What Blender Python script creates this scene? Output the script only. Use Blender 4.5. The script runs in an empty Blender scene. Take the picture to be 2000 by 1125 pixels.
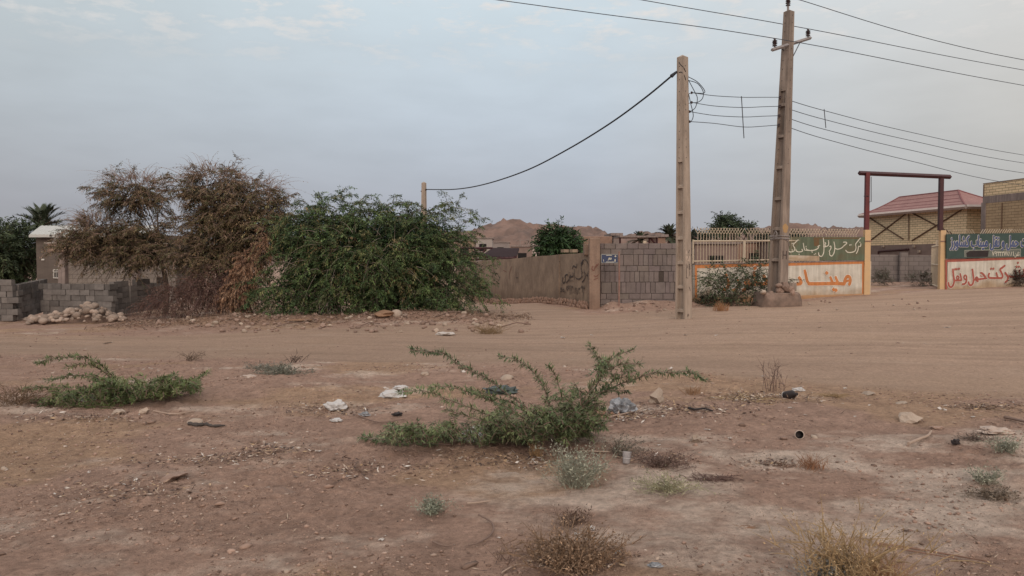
import bpy, math, random
import numpy as np
from mathutils import Vector, Matrix, Euler, noise as mn
random.seed(7); RNG = np.random.default_rng(11)
S = bpy.context.scene
COL = S.collection
R = math.radians
# ---------------------------------------------------------------- camera, sky, sun, exposure
F = 1500.0; CAMZ = 1.6; PITCH = math.atan(57.5 / F)
cam = bpy.data.objects.new('camera', bpy.data.cameras.new('camera')); COL.objects.link(cam); S.camera = cam
cam.data.sensor_width = 36; cam.data.lens = 36 * F / 2000; cam.data.clip_start = .05; cam.data.clip_end = 6000
cam.location = (0, 0, CAMZ); cam.rotation_euler = (math.pi / 2 - PITCH, 0, 0)
S.view_settings.view_transform = 'Standard'; S.view_settings.look = 'None'
S.view_settings.exposure = 0; S.view_settings.gamma = 1
SUN_EL, SUN_AZ = R(24), R(176)          # low hazy evening light from behind the viewer's right shoulder
sun = bpy.data.objects.new('sun', bpy.data.lights.new('sun', 'SUN')); COL.objects.link(sun)
sun.data.energy = 1.5; sun.data.angle = R(35); sun.data.color = (1, .84, .70)
sun.rotation_euler = Vector((math.sin(SUN_AZ) * math.cos(SUN_EL), math.cos(SUN_AZ) * math.cos(SUN_EL), math.sin(SUN_EL))).to_track_quat('Z', 'Y').to_euler()
W = bpy.data.worlds.new('World'); S.world = W; W.use_nodes = True
def world():
    nt = W.node_tree; N = nt.nodes; L = nt.links
    bg = N['Background']; bg.inputs[1].default_value = 1.055
    sky = N.new('ShaderNodeTexSky'); sky.sky_type = 'NISHITA'; sky.sun_disc = False
    sky.sun_elevation = SUN_EL; sky.sun_rotation = SUN_AZ; sky.dust_density = 4; sky.air_density = 1.5
    tc = N.new('ShaderNodeTexCoord'); sp = N.new('ShaderNodeSeparateXYZ'); L.new(tc.outputs['Generated'], sp.inputs[0])
    rp = N.new('ShaderNodeValToRGB'); L.new(sp.outputs['Z'], rp.inputs[0]); e = rp.color_ramp.elements
    e[0].position = 0; e[0].color = (.385, .40, .445, 1)
    e[1].position = 1; e[1].color = (1.12, 1.10, 1.08, 1)
    for p, c in ((.065, (.42, .445, .51, 1)), (.18, (.535, .60, .675, 1)), (.30, (.61, .70, .76, 1)), (.55, (.92, .95, .97, 1))):
        k = e.new(p); k.color = c
    # warm pale haze towards the right, duller grey to the left
    mx = N.new('ShaderNodeMapRange'); mx.inputs[1].default_value = .10; mx.inputs[2].default_value = .55; L.new(sp.outputs['X'], mx.inputs[0])
    mr = N.new('ShaderNodeMixRGB'); L.new(mx.outputs[0], mr.inputs[0]); L.new(rp.outputs[0], mr.inputs[1])
    warm = N.new('ShaderNodeValToRGB'); L.new(sp.outputs['Z'], warm.inputs[0]); e = warm.color_ramp.elements
    e[0].color = (.41, .405, .40, 1); e[1].position = .33; e[1].color = (.72, .715, .70, 1); k = e.new(.8); k.color = (1.1, 1.08, 1.04, 1); k = e.new(.18); k.color = (.59, .58, .56, 1)
    L.new(warm.outputs[0], mr.inputs[2])
    ml = N.new('ShaderNodeMapRange'); ml.inputs[1].default_value = -.1; ml.inputs[2].default_value = -.62; L.new(sp.outputs['X'], ml.inputs[0])
    mg = N.new('ShaderNodeMixRGB'); mg.blend_type = 'MULTIPLY'; mg.inputs[2].default_value = (.87, .84, .80, 1)
    L.new(ml.outputs[0], mg.inputs[0]); L.new(mr.outputs[0], mg.inputs[1])
    # thin streaks of cloud
    mp = N.new('ShaderNodeMapping'); mp.inputs['Scale'].default_value = (10, 10, 34); L.new(tc.outputs['Generated'], mp.inputs[0])
    nz = N.new('ShaderNodeTexNoise'); nz.inputs['Scale'].default_value = 2.2; nz.inputs['Detail'].default_value = 9; nz.inputs['Roughness'].default_value = .62
    L.new(mp.outputs[0], nz.inputs['Vector'])
    cr = N.new('ShaderNodeValToRGB'); cr.color_ramp.elements[0].position = .51; cr.color_ramp.elements[1].position = .66; L.new(nz.outputs['Fac'], cr.inputs[0])
    hz = N.new('ShaderNodeMapRange'); hz.inputs[1].default_value = .22; hz.inputs[2].default_value = .30; hz.inputs[4].default_value = .8; L.new(sp.outputs['Z'], hz.inputs[0])
    mm = N.new('ShaderNodeMath'); mm.operation = 'MULTIPLY'; L.new(cr.outputs[0], mm.inputs[0]); L.new(hz.outputs[0], mm.inputs[1])
    mc = N.new('ShaderNodeMixRGB'); mc.inputs[2].default_value = (.80, .76, .73, 1); L.new(mm.outputs[0], mc.inputs[0]); L.new(mg.outputs[0], mc.inputs[1])
    n2 = N.new('ShaderNodeTexNoise'); n2.inputs['Scale'].default_value = 1.1; n2.inputs['Detail'].default_value = 5; L.new(mp.outputs[0], n2.inputs['Vector'])
    r2 = N.new('ShaderNodeMapRange'); r2.inputs[1].default_value = .35; r2.inputs[2].default_value = .7; r2.inputs[3].default_value = 1.025; r2.inputs[4].default_value = .965; L.new(n2.outputs['Fac'], r2.inputs[0])
    m2 = N.new('ShaderNodeMixRGB'); m2.blend_type = 'MULTIPLY'; m2.inputs[0].default_value = 1; L.new(mc.outputs[0], m2.inputs[1]); L.new(r2.outputs[0], m2.inputs[2])
    sc = N.new('ShaderNodeMixRGB'); sc.blend_type = 'MULTIPLY'; sc.inputs[0].default_value = 1; sc.inputs[2].default_value = (.05, .05, .05, 1); L.new(sky.outputs[0], sc.inputs[1])
    fin = N.new('ShaderNodeMixRGB'); fin.inputs[0].default_value = .08; L.new(m2.outputs[0], fin.inputs[1]); L.new(sc.outputs[0], fin.inputs[2])
    L.new(fin.outputs[0], bg.inputs[0])
world()
# ---------------------------------------------------------------- maths helpers
CP, SP = math.cos(PITCH), math.sin(PITCH)
def P(px, py, Y):
    u = (px - 1000) / F; v = (562.5 - py) / F
    t = Y / (CP + v * SP)
    return Vector((u * t, Y, CAMZ + (-SP + v * CP) * t))
def h2(ix, iy, s):
    n = (ix.astype(np.int64) * 374761393 + iy.astype(np.int64) * 668265263 + s * 974711) & 0x7fffffff
    n = ((n ^ (n >> 13)) * 1274126177) & 0x7fffffff
    return ((n ^ (n >> 16)) & 0xffff) / 65535.0
def vn(x, y, s=0):
    x = np.asarray(x, float); y = np.asarray(y, float)
    ix = np.floor(x); iy = np.floor(y); fx = x - ix; fy = y - iy
    fx = fx * fx * (3 - 2 * fx); fy = fy * fy * (3 - 2 * fy)
    a = h2(ix, iy, s); b = h2(ix + 1, iy, s); c = h2(ix, iy + 1, s); d = h2(ix + 1, iy + 1, s)
    return (a * (1 - fx) + b * fx) * (1 - fy) + (c * (1 - fx) + d * fx) * fy - .5
def fbm(x, y, o=4, s=0, g=.5):
    r = 0; a = 1
    for i in range(o):
        r = r + a * vn(x * 2 ** i, y * 2 ** i, s + i * 17); a *= g
    return r
def ss(t, a, b):
    t = np.clip((np.asarray(t, float) - a) / (b - a), 0, 1); return t * t * (3 - 2 * t)
def gz0(x, y):
    x = np.asarray(x, float); y = np.asarray(y, float)
    side = np.interp(x, [-60, -25, -18.7, -8, -2, 3, 6.6, 13, 16, 25, 60], [-1.3, -.85, -.66, -.45, -.33, -.2, 0, .26, .40, .6, 1.0])
    z = side * ss(y, 7, 24)
    z = z - .55 * np.exp(-((x + 1.5) / 4.5) ** 2) * ss(y, 28, 43)
    return z
def ruts(x, y):      # shallow tyre tracks: pairs of lines with small shoulders
    o = 0
    for a, b, c, ph in ((19.4, -.10, .0012, 0.), (17.6, -.13, .0, 1.), (16.3, -.21, -.0025, 2.), (21.3, -.02, .004, 3.), (14.9, -.30, -.004, 4.)):
        f = a + b * x + c * x * x + .35 * np.sin(x * .23 + ph)
        for w in (0, 1.5): d = (y - f - w) / .13; o = o + np.exp(-d * d) * (.6 + .8 * vn(x * .6 + ph, y * .2, 91)) - .45 * np.exp(-(np.abs(d) - 1.9) ** 2)
    return o
def gz(x, y):
    x = np.asarray(x, float); y = np.asarray(y, float)
    z = gz0(x, y)
    z = z + .22 * np.exp(-((y - 24.3) / 1.3) ** 2) * ss(x, -14, -9) * ss(-x, -.2, 2) * (1 + .9 * vn(x * .9, y * .9, 3))   # debris bank before the thicket
    z = z + .20 * np.exp(-((y - 26.9) / .8) ** 2) * ss(x, 2.9, 3.6) * ss(-x, -6.8, -6.2) * (1 + 1.2 * vn(x * 1.5, y, 5))    # spoil under the block wall
    z = z + .10 * fbm(x * .22, y * .22, 3, 9)
    road = roadmask(x, y)
    rough = 1 - .75 * road
    z = z - .014 * road * ruts(x, y) + rough * (.045 * fbm(x * 1.1, y * 1.1, 4, 21)) + .006 * road * np.sin(y * 4 + x * 1.1 + 5 * vn(x * .25, y * .3, 4)) + .012 * road * fbm(x * .5, y * 2.4, 3, 66)
    near = 1 - ss(y, 12, 22)
    lump = ss(fbm(x * .8, y * .8, 2, 47) - .25 * ss(x + .3 * (y - 4), -.6, 1.4), -.25, .25)
    z = z + near * rough * (.3 + lump) * (.030 * np.abs(fbm(x * 5, y * 5, 3, 41)) + .022 * fbm(x * 15, y * 15, 3, 55, .7))
    return z
LOWE = [(-40, 15.5), (-12, 14.6), (-9, 14.2), (-5, 12.9), (-1, 12.0), (1.6, 11.5), (3.5, 10.2), (6, 8.6), (12, 7), (40, 5)]
UPE = [(-40, 19), (-14, 20), (-8, 20.8), (-5, 21.8), (-1, 22.2), (0.4, 24), (3, 25.5), (7, 25.8), (13, 28), (40, 31)]
def roadmask(x, y):
    n = .9 * vn(x * .45, y * .7, 77) + .35 * vn(x * 2, y * 3, 78)
    lo = np.interp(x, [a for a, b in LOWE], [b for a, b in LOWE]) + n
    up = np.interp(x, [a for a, b in UPE], [b for a, b in UPE]) + n
    m = ss(y - lo, -.35, .6) * ss(up - y, -.4, .5)
    lane = np.exp(-(np.maximum(np.abs(x - np.interp(y, [22, 27, 43, 60], [1, .6, -3.6, -8])) - 1.3, 0) / .35) ** 2) * ss(y, 20, 23)
    return np.maximum(m, lane)
def gzs(x, y): return float(gz(np.array([x]), np.array([y]))[0])
def G(px, py):
    d = P(px, py, 1.0) - Vector((0, 0, CAMZ)); y0 = y = max(2., .85 / max(-d.z, .02))
    while y < 120:
        p = d * y
        if p.z + CAMZ < gzs(p.x, p.y):
            break
        y0 = y; y *= 1.06
    a, b = y0, y
    for _ in range(9):
        m = (a + b) / 2; p = d * m
        if p.z + CAMZ < gzs(p.x, p.y): b = m
        else: a = m
    p = d * b; return Vector((p.x, p.y, gzs(p.x, p.y)))
# ---------------------------------------------------------------- materials
MATS = {}
def mat(name, c, c2=None, rough=.85, ns=6., bump=.3, bs=30., col=False, rnd=0., metal=0., stretch=(1, 1, 1), mid=.5, emit=None, contrast=.22, brick=None, alpha=None, splash=None, streak=0):
    if name in MATS: return MATS[name]
    m = bpy.data.materials.new(name); m.use_nodes = True; nt = m.node_tree; N = nt.nodes; L = nt.links
    b = N['Principled BSDF']; b.inputs['Roughness'].default_value = rough; b.inputs['Metallic'].default_value = metal
    b.inputs['Specular IOR Level'].default_value = .25
    tc = N.new('ShaderNodeTexCoord'); mp = N.new('ShaderNodeMapping'); mp.inputs['Scale'].default_value = stretch
    L.new(tc.outputs['Object'], mp.inputs[0])
    nz = N.new('ShaderNodeTexNoise'); nz.inputs['Scale'].default_value = ns; nz.inputs['Detail'].default_value = 7; nz.inputs['Roughness'].default_value = .65
    L.new(mp.outputs[0], nz.inputs['Vector'])
    rp = N.new('ShaderNodeValToRGB'); rp.color_ramp.elements[0].position = mid - contrast; rp.color_ramp.elements[1].position = mid + contrast
    c2 = c2 or tuple(v * .7 for v in c)
    rp.color_ramp.elements[0].color = (*c2, 1); rp.color_ramp.elements[1].color = (*c, 1)
    L.new(nz.outputs['Fac'], rp.inputs[0]); out = rp.outputs[0]
    if brick:
        bc, mc, bw, bh, ms = brick
        uv = N.new('ShaderNodeUVMap'); br = N.new('ShaderNodeTexBrick'); L.new(uv.outputs[0], br.inputs['Vector'])
        br.inputs['Scale'].default_value = 1; br.inputs['Brick Width'].default_value = bw; br.inputs['Row Height'].default_value = bh
        br.inputs['Mortar Size'].default_value = ms; br.inputs['Mortar Smooth'].default_value = .3; br.inputs['Bias'].default_value = -.2
        br.inputs['Color1'].default_value = (1, 1, 1, 1); br.inputs['Color2'].default_value = (bc, bc, bc, 1); br.inputs['Mortar'].default_value = (mc, mc, mc, 1)
        mu = N.new('ShaderNodeMixRGB'); mu.blend_type = 'MULTIPLY'; mu.inputs[0].default_value = 1
        L.new(out, mu.inputs[1]); L.new(br.outputs['Color'], mu.inputs[2]); out = mu.outputs[0]
    if col:
        at = N.new('ShaderNodeAttribute'); at.attribute_name = 'Col'
        mu = N.new('ShaderNodeMixRGB'); mu.blend_type = 'MULTIPLY'; mu.inputs[0].default_value = 1
        L.new(out, mu.inputs[1]); L.new(at.outputs['Color'], mu.inputs[2]); out = mu.outputs[0]
    if rnd:
        oi = N.new('ShaderNodeObjectInfo'); mr = N.new('ShaderNodeMapRange'); mr.inputs[3].default_value = 1 - rnd; mr.inputs[4].default_value = 1 + rnd * .5
        L.new(oi.outputs['Random'], mr.inputs[0])
        mu = N.new('ShaderNodeMixRGB'); mu.blend_type = 'MULTIPLY'; mu.inputs[0].default_value = 1
        L.new(out, mu.inputs[1]); L.new(mr.outputs[0], mu.inputs[2]); out = mu.outputs[0]
    if splash:
        z0, z1, k = splash; sx = N.new('ShaderNodeSeparateXYZ'); L.new(tc.outputs['Object'], sx.inputs[0]); n5 = N.new('ShaderNodeTexNoise'); n5.inputs['Scale'].default_value = 2.5; n5.inputs['Detail'].default_value = 6; L.new(tc.outputs['Object'], n5.inputs['Vector'])
        ad = N.new('ShaderNodeMath'); ad.operation = 'MULTIPLY_ADD'; ad.inputs[1].default_value = (z1 - z0) * 1.6; L.new(n5.outputs['Fac'], ad.inputs[0]); L.new(sx.outputs['Z'], ad.inputs[2])
        m5 = N.new('ShaderNodeMapRange'); m5.inputs[1].default_value = z0 + (z1 - z0) * .8; m5.inputs[2].default_value = z1 + (z1 - z0) * .8; m5.inputs[3].default_value = 1; m5.inputs[4].default_value = 0; L.new(ad.outputs[0], m5.inputs[0])
        mu = N.new('ShaderNodeMixRGB'); mu.blend_type = 'MULTIPLY'; mu.inputs[2].default_value = (*k, 1); L.new(m5.outputs[0], mu.inputs[0]); L.new(out, mu.inputs[1]); out = mu.outputs[0]
    if streak:
        m6 = N.new('ShaderNodeMapping'); m6.inputs['Scale'].default_value = (6, 6, .5); L.new(tc.outputs['Object'], m6.inputs[0]); n6 = N.new('ShaderNodeTexNoise'); n6.inputs['Scale'].default_value = 1.6; n6.inputs['Detail'].default_value = 5; L.new(m6.outputs[0], n6.inputs['Vector'])
        m7 = N.new('ShaderNodeMapRange'); m7.inputs[1].default_value = .35; m7.inputs[2].default_value = .65; m7.inputs[3].default_value = 1 - streak; m7.inputs[4].default_value = 1 + streak * .4; L.new(n6.outputs['Fac'], m7.inputs[0])
        mu = N.new('ShaderNodeMixRGB'); mu.blend_type = 'MULTIPLY'; mu.inputs[0].default_value = 1; L.new(out, mu.inputs[1]); L.new(m7.outputs[0], mu.inputs[2]); out = mu.outputs[0]
    L.new(out, b.inputs['Base Color'])
    if bump:
        n2 = N.new('ShaderNodeTexNoise'); n2.inputs['Scale'].default_value = bs; n2.inputs['Detail'].default_value = 5; L.new(mp.outputs[0], n2.inputs['Vector'])
        bp = N.new('ShaderNodeBump'); bp.inputs['Strength'].default_value = bump; bp.inputs['Distance'].default_value = .02
        L.new(n2.outputs['Fac'], bp.inputs['Height']); L.new(bp.outputs[0], b.inputs['Normal'])
    if emit:
        b.inputs['Emission Color'].default_value = (*emit[0], 1); b.inputs['Emission Strength'].default_value = emit[1]
    if alpha: b.inputs['Alpha'].default_value = alpha
    MATS[name] = m; return m
M_conc = mat('pole_concrete', (.40, .315, .255), (.29, .225, .18), ns=4, bump=.5, bs=45, stretch=(1, 1, .35), contrast=.16, streak=.2)
M_conc2 = mat('weathered_pole_concrete', (.30, .235, .195), (.19, .145, .12), ns=4, bump=.5, bs=40, stretch=(1, 1, .3), contrast=.16, streak=.25)
M_lump = mat('rough_base_concrete', (.25, .175, .14), (.15, .108, .088), ns=4, bump=1, bs=12, contrast=.15)
M_dark = mat('dark_metal', (.05, .045, .05), rough=.6, bump=0)
M_wire = mat('wire', (.055, .06, .075), rough=.6, bump=0)
M_cable = mat('black_cable', (.02, .022, .03), rough=.5, bump=0)
M_porc = mat('porcelain', (.075, .05, .05), rough=.3, bump=0)
M_bracket = mat('bracket_steel', (.30, .26, .25), rough=.6, bump=0)
M_block = mat('loose_block', (.20, .175, .162), (.125, .108, .10), ns=7, bump=.5, bs=60, rnd=.35)
M_blockw = mat('block_wall', (.225, .185, .17), (.15, .122, .112), ns=3.5, bump=.5, bs=50, col=True)
M_mortar = mat('mortar', (.09, .07, .06), ns=5, bump=.5)
M_mud = mat('mud_plaster', (.31, .225, .165), (.205, .145, .108), ns=1.3, bump=.8, bs=9, contrast=.13, splash=(-.1, .55, (.72, .68, .66)), streak=.09)
M_mudred = mat('mud_brick', (.29, .18, .135), (.20, .13, .10), ns=4, bump=.7, bs=20)
M_stone = mat('river_stone', (.42, .32, .26), (.24, .175, .14), ns=5, bump=.5, bs=30, rnd=.45)
M_stoned = mat('brown_stone', (.34, .235, .185), (.24, .16, .13), ns=5, bump=.5, bs=30, rnd=.3)
M_pale = mat('pale_rock', (.47, .37, .30), (.34, .26, .205), ns=8, bump=.4, bs=30, rnd=.2)
M_graff = mat('black_spray', (.03, .022, .025), (.07, .05, .045), rough=.6, ns=20, bump=0)
M_white = mat('wall_whitewash', (.60, .55, .48), (.44, .38, .31), ns=2.6, bump=.45, bs=30, contrast=.2, mid=.44, splash=(.1, .5, (.72, .58, .46)), streak=.16)
M_orange = mat('orange_paint', (.52, .195, .07), (.50, .34, .22), rough=.7, ns=7, bump=.3, mid=.33, contrast=.06, streak=.15)
M_redp = mat('brick_red_paint', (.35, .10, .075), (.42, .26, .2), rough=.7, ns=7, bump=.3, mid=.32, contrast=.06, streak=.15)
M_halo = mat('white_outline_paint', (.72, .66, .58), rough=.6, bump=0)
M_ochre = mat('ochre_plinth', (.42, .24, .12), (.33, .195, .12), ns=3, bump=.6, bs=20)
M_cream = mat('cream_steel', (.56, .46, .35), (.44, .35, .26), ns=7, rough=.55, bump=.1)
M_creamy = mat('yellow_cream_post', (.60, .39, .20), (.50, .34, .20), ns=3, rough=.55, bump=.1)
M_red = mat('maroon_steel', (.145, .032, .032), (.09, .022, .024), ns=5, rough=.5, bump=.1)
M_redd = mat('dark_maroon_steel', (.075, .028, .03), (.045, .02, .022), ns=5, rough=.5, bump=.1)
M_sgreen = mat('faded_green_board', (.115, .135, .088), (.13, .095, .055), ns=1.4, rough=.55, bump=.1, mid=.42, contrast=.12, streak=.2)
M_sgreen2 = mat('dark_green_board', (.055, .085, .075), (.04, .062, .055), ns=2, rough=.45, bump=.05)
M_sign = mat('sign_blue', (.035, .05, .115), (.05, .06, .1), ns=8, rough=.5, bump=0)
M_lett = mat('cream_letters', (.68, .63, .52), rough=.6, bump=0)
M_lettb = mat('blue_letters', (.05, .07, .17), (.10, .12, .20), ns=2, rough=.6, bump=0)
M_letty = mat('grey_letters', (.34, .33, .31), rough=.6, bump=0)
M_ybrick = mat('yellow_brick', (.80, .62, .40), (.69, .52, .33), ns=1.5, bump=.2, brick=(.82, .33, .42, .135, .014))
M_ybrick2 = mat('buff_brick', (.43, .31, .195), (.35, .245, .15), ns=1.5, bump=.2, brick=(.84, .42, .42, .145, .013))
M_gblock = mat('grey_block_far', (.245, .205, .19), (.185, .155, .145), ns=2, bump=.3, brick=(.8, .5, .42, .21, .012))
M_lblock = mat('pale_block_far', (.27, .23, .20), (.205, .17, .15), ns=2, bump=.3, brick=(.82, .55, .42, .21, .013))
M_brplast = mat('brown_plaster', (.235, .17, .145), (.17, .12, .105), ns=2, bump=.4)
M_gplast = mat('grey_plaster', (.15, .12, .102), (.085, .067, .058), streak=.08, ns=.8, bump=.4, bs=12, contrast=.2, stretch=(.4, .4, 1.6))
M_concb = mat('band_concrete', (.28, .22, .20), (.20, .16, .145), ns=3, bump=.3, streak=.25)
M_rooft = mat('pink_roof', (.33, .175, .158), (.26, .13, .12), ns=1.5, rough=.7, bump=.2, streak=.15)
M_fascia = mat('pale_fascia', (.50, .40, .36), rough=.6, bump=.1)
M_tin = mat('tin_roof', (.50, .49, .47), (.40, .385, .36), ns=2, rough=.5, bump=.1)
M_hill = None
M_leafE = mat('green_leaves', (.95, .95, .95), (.7, .7, .7), col=True, rough=.65, ns=2, bump=0)
M_bark = mat('bark', (.13, .095, .075), (.085, .06, .05), ns=8, bump=.5)
M_twig = mat('dry_twig', (.22, .15, .12), (.15, .10, .08), ns=5, bump=0)
M_rust = mat('rusty_post', (.17, .06, .04), (.36, .25, .21), ns=3, rough=.7, bump=.2, stretch=(.1, .1, 1.2))
M_scrap = mat('white_scrap', (.60, .54, .50), (.42, .36, .32), ns=20, rough=.6, bump=0, rnd=.2)
M_bag = mat('plastic_bag', (.55, .53, .52), (.40, .37, .36), ns=9, rough=.35, bump=.4, bs=25)
M_gbag = mat('dark_green_bag', (.04, .055, .045), (.06, .065, .07), ns=9, rough=.35, bump=.4, bs=25)
M_foil = mat('crumpled_foil', (.40, .40, .42), (.05, .05, .055), ns=14, rough=.35, bump=.4, metal=.3)
M_black = mat('black_plastic', (.022, .018, .018), (.04, .03, .03), ns=8, rough=.6, bump=0)
M_stick = mat('bleached_wood', (.42, .31, .25), (.30, .22, .17), ns=6, bump=.3)
M_window = mat('dark_opening', (.015, .013, .013), bump=0)
M_cloth = mat('pale_cloth', (.48, .38, .32), (.36, .28, .24), ns=9, bump=.4)
M_cup = mat('clear_cup', (.50, .46, .46), rough=.25, bump=0, alpha=.55)
M_gravel = mat('gravel', (1, 1, 1), (.8, .8, .8), col=True, ns=20, bump=0)
# ---------------------------------------------------------------- object helpers
OFF = {}
def tag(o, label=None, cat=None, group=None, kind=None):
    if label: o['label'] = label
    if cat: o['category'] = cat; o['kind'] = kind or 'thing'
    if group: o['group'] = group
    if kind: o['kind'] = kind
    return o
def thing(name, loc, label, cat, group=None):
    o = bpy.data.objects.new(name, None); COL.objects.link(o); o.location = loc; o.empty_display_size = .2
    OFF[o.name] = Vector(loc); return tag(o, label, cat, group)
def npmesh(name, V, Fc, m, parent=None, origin=None, cols=None, smooth=False, uv=False):
    V = np.asarray(V, float).reshape(-1, 3); Fc = np.asarray(Fc); k = Fc.shape[1]
    off = OFF[parent.name] if parent else (Vector(origin) if origin is not None else Vector((0, 0, 0)))
    me = bpy.data.meshes.new(name); n = len(Fc)
    me.vertices.add(len(V)); me.vertices.foreach_set('co', (V - np.array(off)).astype(np.float32).ravel())
    me.loops.add(n * k); me.loops.foreach_set('vertex_index', Fc.astype(np.int32).ravel())
    me.polygons.add(n); me.polygons.foreach_set('loop_start', np.arange(0, n * k, k, dtype=np.int32))
    me.update(calc_edges=True)
    if cols is not None:
        at = me.color_attributes.new('Col', 'FLOAT_COLOR', 'POINT')
        c4 = np.ones((len(V), 4), np.float32); c4[:, :3] = cols; at.data.foreach_set('color', c4.ravel())
    me.materials.append(m)
    if smooth: me.polygons.foreach_set('use_smooth', np.ones(n, bool))
    o = bpy.data.objects.new(name, me); COL.objects.link(o)
    if parent: o.parent = parent
    else: o.location = off
    OFF[o.name] = off; return o
class MB:
    def __init__(s): s.v = []; s.f = []; s.c = []; s.col = (1, 1, 1)
    def add(s, vs, fs):
        n = len(s.v); s.v += [tuple(v) for v in vs]; s.c += [s.col] * len(vs); s.f += [tuple(i + n for i in f) for f in fs]; return s
    def box(s, c, size, rz=0, rx=0, ry=0, taper=1):
        hx, hy, hz = [a / 2 for a in size]; M = Euler((rx, ry, rz)).to_matrix(); c = Vector(c)
        vs = [c + M @ Vector((x * hx * (taper if z > 0 else 1), y * hy * (taper if z > 0 else 1), z * hz)) for z in (-1, 1) for x, y in ((-1, -1), (1, -1), (1, 1), (-1, 1))]
        return s.add(vs, [(3, 2, 1, 0), (4, 5, 6, 7), (0, 1, 5, 4), (1, 2, 6, 5), (2, 3, 7, 6), (3, 0, 4, 7)])
    def wall(s, p, q, z0, z1, t, z0b=None, z1b=None):   # vertical slab along p>q, thickness t away from camera
        p = Vector(p[:2]); q = Vector(q[:2]); d = (q - p).normalized(); n = Vector((-d.y, d.x))
        if n.y < 0: n = -n
        z0b = z0 if z0b is None else z0b; z1b = z1 if z1b is None else z1b
        a, b = p + n * t, q + n * t
        vs = [(p.x, p.y, z0), (q.x, q.y, z0b), (b.x, b.y, z0b), (a.x, a.y, z0), (p.x, p.y, z1), (q.x, q.y, z1b), (b.x, b.y, z1b), (a.x, a.y, z1)]
        return s.add(vs, [(3, 2, 1, 0), (4, 5, 6, 7), (0, 1, 5, 4), (1, 2, 6, 5), (2, 3, 7, 6), (3, 0, 4, 7)])
    def tube(s, pts, r, n=6, cap=True):
        pts = [Vector(p) for p in pts]; rs = r if isinstance(r, (list, tuple)) else [r] * len(pts)
        base = len(s.v); up = Vector((0, 0, 1)); rings = []
        t0 = (pts[1] - pts[0]).normalized(); a = t0.cross(up)
        if a.length < .05: a = t0.cross(Vector((1, 0, 0)))
        a.normalize()
        vs = []
        for i, p in enumerate(pts):
            t = (pts[min(i + 1, len(pts) - 1)] - pts[max(i - 1, 0)]).normalized()
            a = (a - t * a.dot(t)).normalized(); b = t.cross(a)
            vs += [p + (a * math.cos(k * 2 * math.pi / n) + b * math.sin(k * 2 * math.pi / n)) * rs[i] for k in range(n)]
        fs = [(i * n + k, i * n + (k + 1) % n, (i + 1) * n + (k + 1) % n, (i + 1) * n + k) for i in range(len(pts) - 1) for k in range(n)]
        if cap: fs += [tuple(range(n))[::-1], tuple((len(pts) - 1) * n + k for k in range(n))]
        return s.add(vs, fs)
    def lathe(s, base, prof, n=14, M=None, cap=True):
        vs = []; M = M or Matrix.Identity(3); base = Vector(base)
        for r, z in prof: vs += [base + M @ Vector((r * math.cos(k * 2 * math.pi / n), r * math.sin(k * 2 * math.pi / n), z)) for k in range(n)]
        fs = [(i * n + k, i * n + (k + 1) % n, (i + 1) * n + (k + 1) % n, (i + 1) * n + k) for i in range(len(prof) - 1) for k in range(n)]
        if cap: fs += [tuple(range(n))[::-1], tuple((len(prof) - 1) * n + k for k in range(n))]
        return s.add(vs, fs)
    def blob(s, c, r, seed=0, sub=2, amp=.25, fr=1.2, rz=0, flat=False):
        V, Fc = ICO[sub]; c = Vector(c); M = Euler((0, 0, rz)).to_matrix(); vs = []
        for v in V:
            k = 1 + amp * mn.noise(v * fr + Vector((seed * 7.3, seed * 3.1, seed))) + amp * .5 * mn.noise(v * fr * 2.7 + Vector((seed, 0, seed * 5.)))
            w = v * k; w = Vector((w.x * r[0], w.y * r[1], w.z * r[2]))
            if flat and w.z < -r[2] * .45: w.z = -r[2] * .45
            vs.append(c + M @ w)
        return s.add(vs, Fc)
    def build(s, name, m, parent=None, origin=None, smooth=False, uv=False, bevel=0):
        off = OFF[parent.name] if parent else (Vector(origin) if origin is not None else Vector((0, 0, 0)))
        me = bpy.data.meshes.new(name); me.from_pydata([tuple(Vector(v) - off) for v in s.v], [], s.f)
        if uv:
            ul = me.uv_layers.new(name='UVMap')
            for p in me.polygons:
                n = p.normal
                for li in p.loop_indices:
                    v = s.v[me.loops[li].vertex_index]
                    if abs(n.z) < .7:
                        t = Vector((-n.y, n.x)).normalized(); ul.data[li].uv = (v[0] * t.x + v[1] * t.y, v[2])
                    else: ul.data[li].uv = (v[0], v[1])
        at = me.color_attributes.new('Col', 'FLOAT_COLOR', 'POINT')
        for i, c in enumerate(s.c): at.data[i].color = (*c, 1)
        me.materials.append(m)
        if smooth: me.polygons.foreach_set('use_smooth', [True] * len(me.polygons))
        o = bpy.data.objects.new(name, me); COL.objects.link(o)
        if bevel:
            b = o.modifiers.new('bevel', 'BEVEL'); b.width = bevel; b.segments = 2; b.limit_method = 'ANGLE'
        if parent: o.parent = parent
        else: o.location = off
        OFF[o.name] = off; return o
def ico(sub):
    import bmesh
    bm = bmesh.new(); bmesh.ops.create_icosphere(bm, subdivisions=sub, radius=1)
    V = [v.co.copy() for v in bm.verts]; Fc = [tuple(v.index for v in f.verts) for f in bm.faces]; bm.free(); return V, Fc
ICO = {1: ico(1), 2: ico(2), 3: ico(3)}
def cr(pts, k=6):       # Catmull-Rom through points
    pts = [Vector(p) for p in pts]; out = []
    for i in range(len(pts) - 1):
        a, b, c, d = pts[max(i - 1, 0)], pts[i], pts[i + 1], pts[min(i + 2, len(pts) - 1)]
        for j in range(k):
            t = j / k; out.append(.5 * ((2 * b) + (c - a) * t + (2 * a - 5 * b + 4 * c - d) * t * t + (3 * b - 3 * c + d - a) * t ** 3))
    out.append(pts[-1]); return out
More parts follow.
